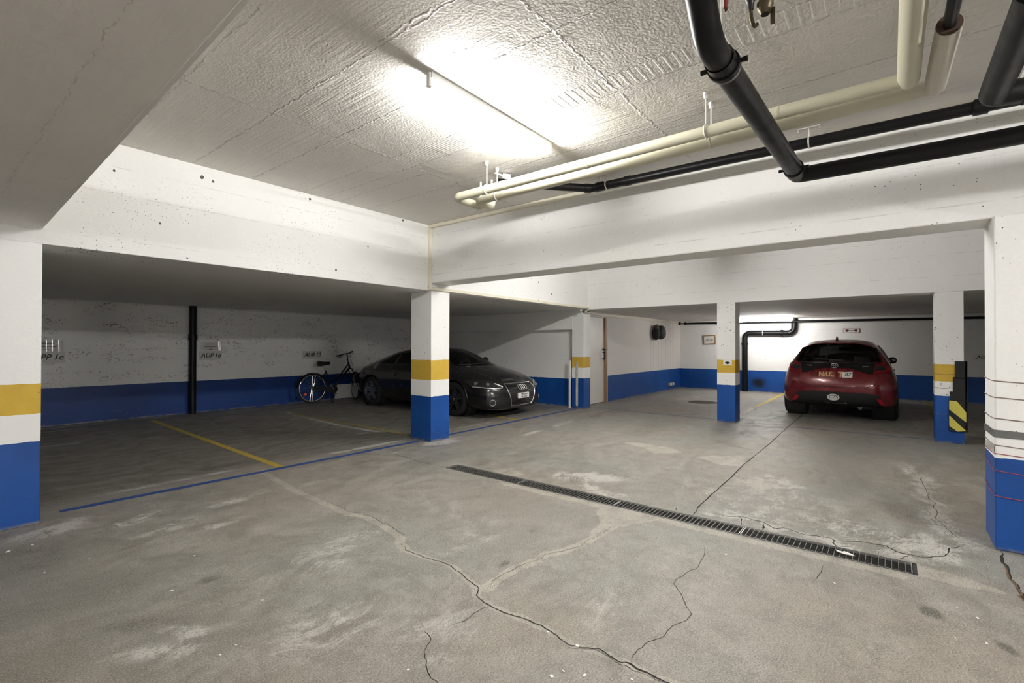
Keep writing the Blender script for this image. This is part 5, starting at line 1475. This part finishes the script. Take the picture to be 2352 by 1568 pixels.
# black gloss bar joining the tail lamps
bar = [(-.60, 1.068), (0, 1.085), (.60, 1.068), (.60, .885), (.50, .875), (.42, .905), (.33, .955), (.22, .972), (-.22, .972), (-.33, .955), (-.42, .905), (-.50, .875), (-.60, .885)]
b_ = c.patch('tail_bar', bar, 'x-', M['gloss_black'], .012, .02, .03)
c.strip('bar_edge', [(-.60, 1.062), (0, 1.078), (.60, 1.062)], 'x-', .009, M['gloss_black'], .018, False, 10, parent=b_)
for sg in (-1, 1):
    Y = lambda pts: [(sg * y, z) for y, z in pts]
    tl = roundpoly(Y([(.79, 1.065), (.595, 1.068), (.56, .885), (.60, .872), (.79, .905), (.805, .98)]), .015, 3)
    t_ = c.patch('tail_lamp', tl, 'x-', M['lamp_red'], .016, .02, .03)
    c.patch('lamp_inset', roundpoly(Y([(.74, 1.025), (.60, 1.02), (.585, .94), (.73, .935)]), .015, 3), 'x-', M['lamp_dark'], .020, .004, .03, parent=t_)
    c.strip('lamp_light', Y([(.775, 1.0), (.77, .94), (.62, .92)]), 'x-', .006, M['lamp_red2'], .020, False, 6, parent=t_)
    c.patch('reflector', roundpoly(Y([(.735, .312), (.672, .430), (.605, .434), (.665, .338)]), .004, 3), 'x-', M['lamp_red2'], .016, .012, .02)
    c.strip('shine_strip', Y([(.49, 1.015), (.40, 1.012)]), 'x-', .006, M['silver'], .016, False, 4, parent=b_)
bl = roundpoly([(.745, .262), (.70, .40), (.635, .505), (.42, .532), (-.42, .532), (-.635, .505), (-.70, .40), (-.745, .262), (-.40, .262), (.40, .262)], .03, 4)
lo_ = c.patch('bumper_panel', bl, 'x-', M['trim_black'], .008, .03, .04)
c.strip('bumper_lip', [(.17, .335), (.10, .325), (-.10, .325), (-.17, .335)], 'x-', .012, M['gloss_black'], .014, False, 6, parent=lo_)
ov = [(.042 + .098 * math.cos(a), .432 + .062 * math.sin(a)) for a in [2 * PI * k / 32 for k in range(32)]]
o_ = c.patch('oval_badge', ov, 'x-', M['plate_white'], .014, .006, .04)
bx0 = c.hit(.042, .43, 'x-', 0)[0].x
pass
# hatch outline
c.strip('panel_gap', [(.665, 1.06), (.645, .87), (.625, .75), (.57, .675), (.45, .635), (0, .622), (-.45, .635), (-.57, .675), (-.625, .75), (-.645, .87), (-.665, 1.06)], 'x-', .005, M['ink'], -.001, False, 6)
# number plates with stickers
OVAL = conform(place(text_bm('CZS', .088, .1, 0, .9), (0, .042, .431), (0, -1, 0), (0, 0, 1)), .0155)
obj('lettering', OVAL, M['ink'], o_, local=True)
np_ = c.patch('number_plate', rrect(.015, .268, .797, .914, .004), 'x-', M['plate_brown'], .006, .006, .05)
px = c.hit(.1, .85, 'x-', 0)[0].x
obj('lettering', conform(place(text_bm('N:UL', .115, 0, 0, 1.0, bold=.03), (px, .155, .857), (0, -1, 0), (0, 0, 1)), .0085), M['plate_gold'], np_, local=True)
np2 = c.patch('plate_piece', rrect(-.105, -.04, .80, .912, .003), 'x-', M['plate_brown'], .005, .004, .05)
obj('lettering', conform(place(text_bm('T', .135, 0, 0, bold=.03), (px, -.072, .857), (0, -1, 0), (0, 0, 1)), .0085), M['plate_gold'], np2, local=True)
np3 = c.patch('plate_sticker', roundpoly([(-.095, .80), (-.085, .90), (-.255, .914), (-.255, .806)], .008, 3), 'x-', M['plate_white'], .009, .005, .05)
obj('lettering', conform(place(text_bm('B7', .088, .25, 0), (px, -.178, .857), (0, -1, 0), (0, 0, 1)), .0125), M['ink'], np3, local=True)
# maker's oval emblem
bm = B()
for (ry, rz, cz) in [(.058, .045, 1.014), (.020, .042, 1.016), (.048, .020, 1.028)]:
    tube(bm, [c.hit(.030 + ry * math.cos(a), cz + rz * math.sin(a), 'x-', .022)[0] for a in [2 * PI * k / 24 for k in range(24)]], .0055, 6, closed=True)
obj('oval_emblem', bm, M['chrome'], YR, local=True, sm=60)
# roof spoiler, antenna, wiper, exhaust
bm = B(); prof = [(.0, 0), (.0, -.03), (.30, -.045), (.34, .0)]
rows = []
for k in range(13):
    y = -.60 + 1.2 * k / 12; u = abs(y) / .60
    xr = .20 + .12 * u ** 3; zt = 1.462 - .10 * u ** 3.5
    xf = .62; zf = c.hit(xf, y, 'z+', .004)[0].z
    rows.append([bm.verts.new(p) for p in [(xr, y, zt), (xr + .01, y, zt - .014), (xr + .22, y, zt - .022), (xf, y, zf - .05), (xf, y, zf), ((xr + xf) / 2, y, (zt + zf) / 2 + .010)]])
for a, b in zip(rows, rows[1:]):
    for k in range(6): bm.faces.new((a[k], a[(k + 1) % 6], b[(k + 1) % 6], b[k]))
bm.faces.new(rows[0]); bm.faces.new(rows[-1][::-1])
bmesh.ops.recalc_face_normals(bm, faces=bm.faces)
sp = obj('roof_spoiler', bm, M['red_car'], YR, local=True, sm=40)
bm = B()
zt = c.hit(.80, .04, 'z+', 0)[0].z
vs = [(.72, .04, zt + .075), (.70, .04, zt - .01), (.92, .04, zt - .01), (.80, .04, zt + .03)]
A = [bm.verts.new((x, y - (.022 if z < zt + .04 else .006), z)) for x, y, z in vs]; Bv = [bm.verts.new((x, y + (.022 if z < zt + .04 else .006), z)) for x, y, z in vs]
bm.faces.new(A); bm.faces.new(Bv[::-1])
for k in range(4): bm.faces.new((A[k], A[(k + 1) % 4], Bv[(k + 1) % 4], Bv[k]))
bmesh.ops.recalc_face_normals(bm, faces=bm.faces)
obj('antenna', bm, M['red_car'], YR, local=True)
c.strip('wiper', [(.02, 1.10), (-.10, 1.115), (.36, 1.135)], 'x-', .010, M['trim_black'], .022, False, 6)
obj('exhaust', tube(B(), [(.16, -.36, .235), (.42, -.36, .245)], .036, 16), M['alloy_dark'], YR, local=True, sm=40)
bm = B(); bx(bm, .22, .52, -.60, -.28, .20, .30, .05, 3); obj('silencer', bm, M['alloy_dark'], YR, local=True, sm=50)
side_win = [(.55, 1.14), (.80, 1.33), (1.2, 1.40), (1.7, 1.405), (2.2, 1.375), (2.55, 1.25), (2.86, 1.03), (1.7, 1.06), (.9, 1.085)]
for sg, sd in ((-1, 'y-'), (1, 'y+')):
    q = roundpoly(side_win, .03)
    c.patch('side_window', q, sd, M['car_glass'], .003, 0, .05)
    c.strip('window_trim', q, sd, .008, M['gloss_black'], 0, True, 3)
    c.strip('door_pillar', [(1.55, 1.06), (1.50, 1.41)], sd, .025, M['gloss_black'], 0)
    c.patch('door_handle', rrect(1.18, 1.36, .90, .93, .012), sd, M['red_car'], .02, .02, .03)
    c.strip('panel_gap', [(1.52, 1.04), (1.54, .8), (1.50, .32), (2.62, .32), (2.66, .6), (2.62, 1.02)], sd, .004, M['ink'], -.001, False, 8)
    bm = B(); bmesh.ops.create_uvsphere(bm, u_segments=20, v_segments=12, radius=1)
    for v in bm.verts: v.co = Vector((2.52 + v.co.x * (.08 if v.co.x > 0 else .035), sg * (.845 + v.co.y * .085), 1.085 + v.co.z * .072))
    mo = obj('wing_mirror', bm, M['gloss_black'], YR, local=True, sm=60)
    obj('mirror_arm', tube(B(), [(2.55, sg * .80, 1.0), (2.53, sg * .83, 1.06)], .024, 8), M['trim_black'], mo, local=True, sm=50)
wind = [(-.64, 1.02), (-.54, 1.37), (-.3, 1.42), (.3, 1.42), (.54, 1.37), (.64, 1.02)]
c.patch('windscreen', roundpoly(wind, .03), 'x+', M['car_glass'], .003, 0, .05)
for sg in (-1, 1):
    c.patch('headlamp', roundpoly([(sg * .82, .80), (sg * .50, .72), (sg * .52, .66), (sg * .84, .70)], .02, 3), 'x+', M['lens'], .003, .01, .04)
c.patch('grille', roundpoly([(-.5, .48), (.5, .48), (.42, .26), (-.42, .26)], .03, 3), 'x+', M['trim_black'], .003, .01, .05)
for sg in (-1, 1):
    c.carve(side_win, 'y-', lambda p, n, s=sg: p.y * s > .3 and abs(n.y) > .25, .98)
    for ax in (RA, FA): c.carve(circle(ax, WR, .38, 22), 'y-', lambda p, n, s=sg: p.y * s > .45 and p.z < .85)
c.carve([(-.60, 1.04), (-.51, 1.36), (-.28, 1.41), (.28, 1.41), (.51, 1.36), (.60, 1.04)], 'x+', lambda p, n: p.x > 2.0 and n.x > .1)
c.carve([(-.675, 1.095), (-.595, 1.335), (-.48, 1.415), (.48, 1.415), (.595, 1.335), (.675, 1.095)], 'x-', lambda p, n: p.x < .9 and n.x < -.05)
c.finish()
for ax in (RA, FA):
    for sg in (-1, 1):
        bm = lathe(B(), [(.392, 0), (.39, -.32), (.02, -.33)], (0, 0, 0), axis='y', seg=24, capped=False)
        bm.transform(Matrix.Translation((ax, sg * .87, WR)) @ Matrix.Rotation(0 if sg > 0 else PI, 4, 'Z'))
        obj('wheel_housing', bm, M['ink'], YR, local=True, sm=40)
        wheel(YR, ax, sg, .925, WR, .215, .21, M['alloy_dark'], 5)
for y in (-.38, .38):
    obj('seat', seat_bm(2.05, y, .50, .30, 1.02), M['seat'], YR, local=True, sm=50)
bm = B(); bx(bm, .95, 1.15, -.62, .62, .42, 1.02, .06, 3); bx(bm, .98, 1.08, .22, .50, 1.0, 1.20, .05, 3); bx(bm, .98, 1.08, -.50, -.22, 1.0, 1.20, .05, 3); bx(bm, .99, 1.07, -.12, .12, 1.0, 1.10, .03, 3)
obj('rear_bench', bm, M['seat'], YR, local=True, sm=50)
bm = bx(B(), 2.75, 3.15, -.72, .72, .75, 1.04, .05, 3); obj('dashboard', bm, M['seat'], YR, local=True, sm=50)
bm = bx(B(), 2.30, 2.33, -.12, .12, 1.30, 1.37, .012); obj('inside_mirror', bm, M['seat'], YR, local=True)
bm = bx(B(), .45, 3.6, -.74, .74, .19, .34, .02); obj('underbody', bm, M['ink'], YR, local=True)
# ================================================================== BICYCLE
def bike_wheel(t, c, dirv, r, label=None):
    """wheel in the vertical plane along dirv"""
    w = bpy.data.objects.new('wheel', None); COL.objects.link(w); w.parent = t
    w.matrix_basis = wloc(t).inverted() @ Matrix.Translation(c) @ Matrix.Rotation(math.atan2(dirv[1], dirv[0]), 4, 'Z')
    n = 48
    ring = lambda rr: [(rr * math.cos(2 * PI * k / n), 0, rr * math.sin(2 * PI * k / n)) for k in range(n)]
    obj('tyre', tube(B(), ring(r - .019), .019, 8, closed=True), M['tyre'], w, local=True, sm=60)
    bm = tube(B(), ring(r - .048), .012, 8, closed=True)
    obj('rim', bm, M['chrome'], w, local=True, sm=60)
    bm = B()
    for k in range(28):
        a = 2 * PI * k / 28; b = a + (.9 if k % 2 else -.9) * .45
        s = .022 if k % 4 < 2 else -.022
        tube(bm, [(.018 * math.cos(b), s, .018 * math.sin(b)), ((r - .05) * math.cos(a), 0, (r - .05) * math.sin(a))], .0016, 5)
    obj('spokes', bm, M['chrome'], w, local=True)
    bm = tube(B(), [(0, -.045, 0), (0, .045, 0)], .018, 12); obj('hub', bm, M['galv'], w, local=True, sm=40)
    return w
RH = Vector((6.08, 10.88, .362)); BR = .362
bd = Vector((1, -.10, 0)).normalized()
side = Vector((-bd.y, bd.x, 0))
t = thing('bicycle', 'black city bicycle leaning by the back wall beside the black coupe', 'bicycle', (6.6, 10.85, 0), 0)
FHUB = Vector((7.20, 10.80, .352)); fd = Vector((.30, .95, 0)).normalized()
wr = bike_wheel(t, RH, bd, BR)
p = RH + bd * -.175 + Vector((0, 0, -.135))
bm = B(); pts = circle(0, 0, .036, 10)
lo = [bm.verts.new((p.x + u, p.y - .012, p.z + v * .8)) for u, v in pts]; hi = [bm.verts.new((p.x + u, p.y + .006, p.z + v * .8)) for u, v in pts]
bm.faces.new(lo); bm.faces.new(hi[::-1])
for k in range(10): bm.faces.new((lo[k], lo[(k + 1) % 10], hi[(k + 1) % 10], hi[k]))
bmesh.ops.recalc_face_normals(bm, faces=bm.faces)
M['reflector'] = plain('spoke_reflector', (.75, .10, .05), .3, var=.1)
tag(obj('spoke_reflector', bm, M['reflector'], wr), 'orange-red spoke reflector')
bike_wheel(t, FHUB, fd, .352)
# frame
BBk = RH + bd * .50 + Vector((0, 0, -.05)); ST = RH + bd * .315 + Vector((0, 0, .42))
HT = Vector((6.985, 10.80, .98)); HB = Vector((7.04, 10.80, .80))
bm = B()
tube(bm, [BBk, ST], .018, 10); tube(bm, [BBk, HB.lerp(HT, .15)], .024, 10); tube(bm, fillet([ST.lerp(BBk, .55), ST.lerp(BBk, .5).lerp(HB, .5) + Vector((0, 0, -.03)), HB.lerp(HT, .7)], .2), .017, 10)
tube(bm, [HB, HT], .023, 10)
for s in (-1, 1):
    tube(bm, [BBk + side * s * .03, RH + side * s * .06], .010, 8); tube(bm, [ST.lerp(BBk, .1) + side * s * .02, RH + side * s * .06], .009, 8)
obj('frame', bm, M['black_plastic'], t, sm=50)
bm = B(); fs = Vector((-fd.y, fd.x, 0))
for s in (-1, 1): tube(bm, fillet([HB + fs * s * .045, HB.lerp(FHUB, .5) + fs * s * .055 + Vector((.015, .0, 0)), FHUB + fs * s * .055], .3), .012, 8)
tube(bm, [HB + fs * .055, HB - fs * .055], .016, 8)
obj('fork', bm, M['black_plastic'], t, sm=50)
# mudguards and chain guard
def arc(c, d, r, a0, a1, w, n=24):
    bm = B(); prev = None; s = Vector((-d.y, d.x, 0))
    for k in range(n + 1):
        a = R(a0 + (a1 - a0) * k / n)
        p = c + d * r * math.cos(a) + Vector((0, 0, r * math.sin(a)))
        rad = (p - c).normalized()
        v = [bm.verts.new(p + s * w + rad * -.008), bm.verts.new(p + s * w * .5 + rad * .004), bm.verts.new(p - s * w * .5 + rad * .004), bm.verts.new(p - s * w - rad * .008)]
        if prev:
            for q in range(3): bm.faces.new((prev[q], prev[q + 1], v[q + 1], v[q]))
        prev = v
    bmesh.ops.solidify(bm, geom=list(bm.faces), thickness=.002)
    return bm
obj('mudguard', arc(RH, bd, BR + .012, 40, 175, .028), M['black_plastic'], t, sm=50)
obj('mudguard', arc(FHUB, fd, .352 + .012, 20, 165, .026), M['black_plastic'], t, sm=50)
cw = BBk - side * .045
bm = tube(B(), [cw - side * .004, cw + side * .004], .085, 24)
obj('chain_wheel', bm, M['galv'], t, sm=40)
bm = B(); obx(bm, (RH.lerp(BBk, .5) - side * .06), (BBk - RH).normalized(), side, (0, 0, 1), .27, .006, .05); tube(bm, [cw - side * .012, cw - side * .02], .10, 20)
obj('chain_guard', bm, M['black_plastic'], t, sm=40)
for s, dz in ((-1, -1), (1, 1)):
    e = BBk + side * s * .07 + bd * (.10 * dz) + Vector((0, 0, -.13 * dz))
    bm = tube(B(), [BBk + side * s * .06, e], .009, 8); cr = obj('crank', bm, M['galv'], t, sm=40)
    bm = B(); obx(bm, e + side * s * .055, bd, side, (0, 0, 1), .045, .045, .010); obj('pedal', bm, M['black_rubber'], cr)
bm = tube(B(), [RH + bd * .36 - side * .05 + Vector((0, 0, -.03)), RH + bd * .40 - side * .17 + Vector((0, 0, -.352))], .009, 8); obx(bm, RH + bd * .42 - side * .175 + Vector((0, 0, -.353)), bd, side, (0, 0, 1), .035, .014, .006)
obj('kickstand', bm, M['black_plastic'], t, sm=40)
# saddle
SP = ST + Vector((-.035, .004, .13))
obj('seat_post', tube(B(), [ST - Vector((-.01, 0, .03)), SP - Vector((0, 0, .02))], .0125, 10), M['chrome'], t, sm=40)
bm = B(); n = 12; prev = None
for k in range(n + 1):
    u = k / n; x = -.15 + .30 * u
    w = .095 * (1 - u) ** .8 + .022 if u > .12 else .06 + u * .4
    zz = .028 * (1 - u) ** 2 + .010 * u
    ctr = SP + bd * x + Vector((0, 0, .03))
    ring = [ctr + side * w * math.cos(a) + Vector((0, 0, (.04 if math.sin(a) > 0 else .075 * (1 - u * .6)) * math.sin(a) + zz)) for a in [2 * PI * q / 12 for q in range(12)]]
    v = [bm.verts.new(p) for p in ring]
    if prev:
        for q in range(12): bm.faces.new((prev[q], prev[(q + 1) % 12], v[(q + 1) % 12], v[q]))
    else: bm.faces.new(v[::-1])
    prev = v
bm.faces.new(prev); bmesh.ops.recalc_face_normals(bm, faces=bm.faces)
obj('saddle', bm, M['black_rubber'], t, sm=60)
# handlebar
HC = HT + Vector((-.03, .0, .19)); 
obj('stem', tube(B(), [HT, HC, HC + Vector((.01, 0, .02))], .0135, 10), M['black_plastic'], t, sm=50)
obj('stem_ring', tube(B(), [HT - Vector((0, 0, .012)), HT + Vector((0, 0, .014))], .02, 12), M['silver'], t, sm=40)
GL = Vector((6.62, 10.72, 1.128)); GR = Vector((7.20, 10.93, 1.235))
bar = fillet([GL, GL + Vector((.16, .02, .028)), HC + Vector((-.10, -.02, .012)), HC + Vector((.06, .02, .018)), GR + Vector((-.10, -.03, -.03)), GR], .08, 5)
hb = obj('handlebar', tube(B(), bar, .0125, 10), M['black_plastic'], t, sm=50)
for g0, g1 in ((GL, GL + Vector((.12, .015, .021))), (GR, GR + Vector((-.10, -.03, -.03)))):
    obj('grip', tube(B(), [g0, g1], .0185, 12), M['black_rubber'], hb, sm=40)
    q = g0.lerp(g1, 1.1)
    obj('brake_lever', tube(B(), fillet([q, q + Vector((0, -.03, -.035)), g0 + Vector((.0, -.035, -.05))], .02), .007, 8), M['black_plastic'], hb, sm=50)
bm = tube(B(), fillet([GL + Vector((.16, -.02, 0)), HC + Vector((.0, -.10, -.03)), HC + Vector((.08, -.05, -.1)), HB + Vector((.02, 0, .05))], .1), .0035, 6)
tube(bm, fillet([GR + Vector((-.10, -.03, -.04)), GR + Vector((-.08, -.05, -.2)), Vector((7.16, 10.82, .80)), HB + Vector((.06, 0, -.02))], .1), .0035, 6)
obj('brake_cable', bm, M['black_plastic'], t, sm=50)

# ================================================================== LIGHT, CAMERA
w = bpy.data.worlds.new('garage'); SC.world = w; w.use_nodes = True
w.node_tree.nodes['Background'].inputs[0].default_value = (.9, .92, 1, 1)
w.node_tree.nodes['Background'].inputs[1].default_value = 0.0

f, yaw, pit, rol = 1102.256, .667716574, .00808156, .00187106
cy_, sy_ = math.cos(yaw), math.sin(yaw)
fw = Vector((cy_ * math.cos(pit), sy_ * math.cos(pit), math.sin(pit))); rt = Vector((sy_, -cy_, 0)); up = rt.cross(fw)
rt, up = rt * math.cos(rol) + up * math.sin(rol), up * math.cos(rol) - rt * math.sin(rol)
cam = bpy.data.cameras.new('camera'); co = bpy.data.objects.new('camera', cam); COL.objects.link(co)
cam.sensor_width = 36; cam.sensor_fit = 'HORIZONTAL'; cam.lens = 36 * f / 2352; cam.clip_start = .05
co.matrix_world = Matrix(((rt.x, up.x, -fw.x, 0), (rt.y, up.y, -fw.y, 0), (rt.z, up.z, -fw.z, 1.40), (0, 0, 0, 1)))
SC.camera = co
vs = SC.view_settings
SC.display_settings.display_device = 'sRGB'
vs.view_transform = 'Standard'; vs.look = 'None'; vs.gamma = 1; vs.use_curve_mapping = False
vs.exposure = 1.24
cyc = SC.cycles
cyc.max_bounces = 8; cyc.diffuse_bounces = 6; cyc.glossy_bounces = 4; cyc.transparent_max_bounces = 8
cyc.sample_clamp_indirect = 6; cyc.caustics_reflective = False; cyc.caustics_refractive = False
cyc.use_denoising = True; cyc.use_adaptive_sampling = True; cyc.adaptive_threshold = .1; cyc.adaptive_min_samples = 16
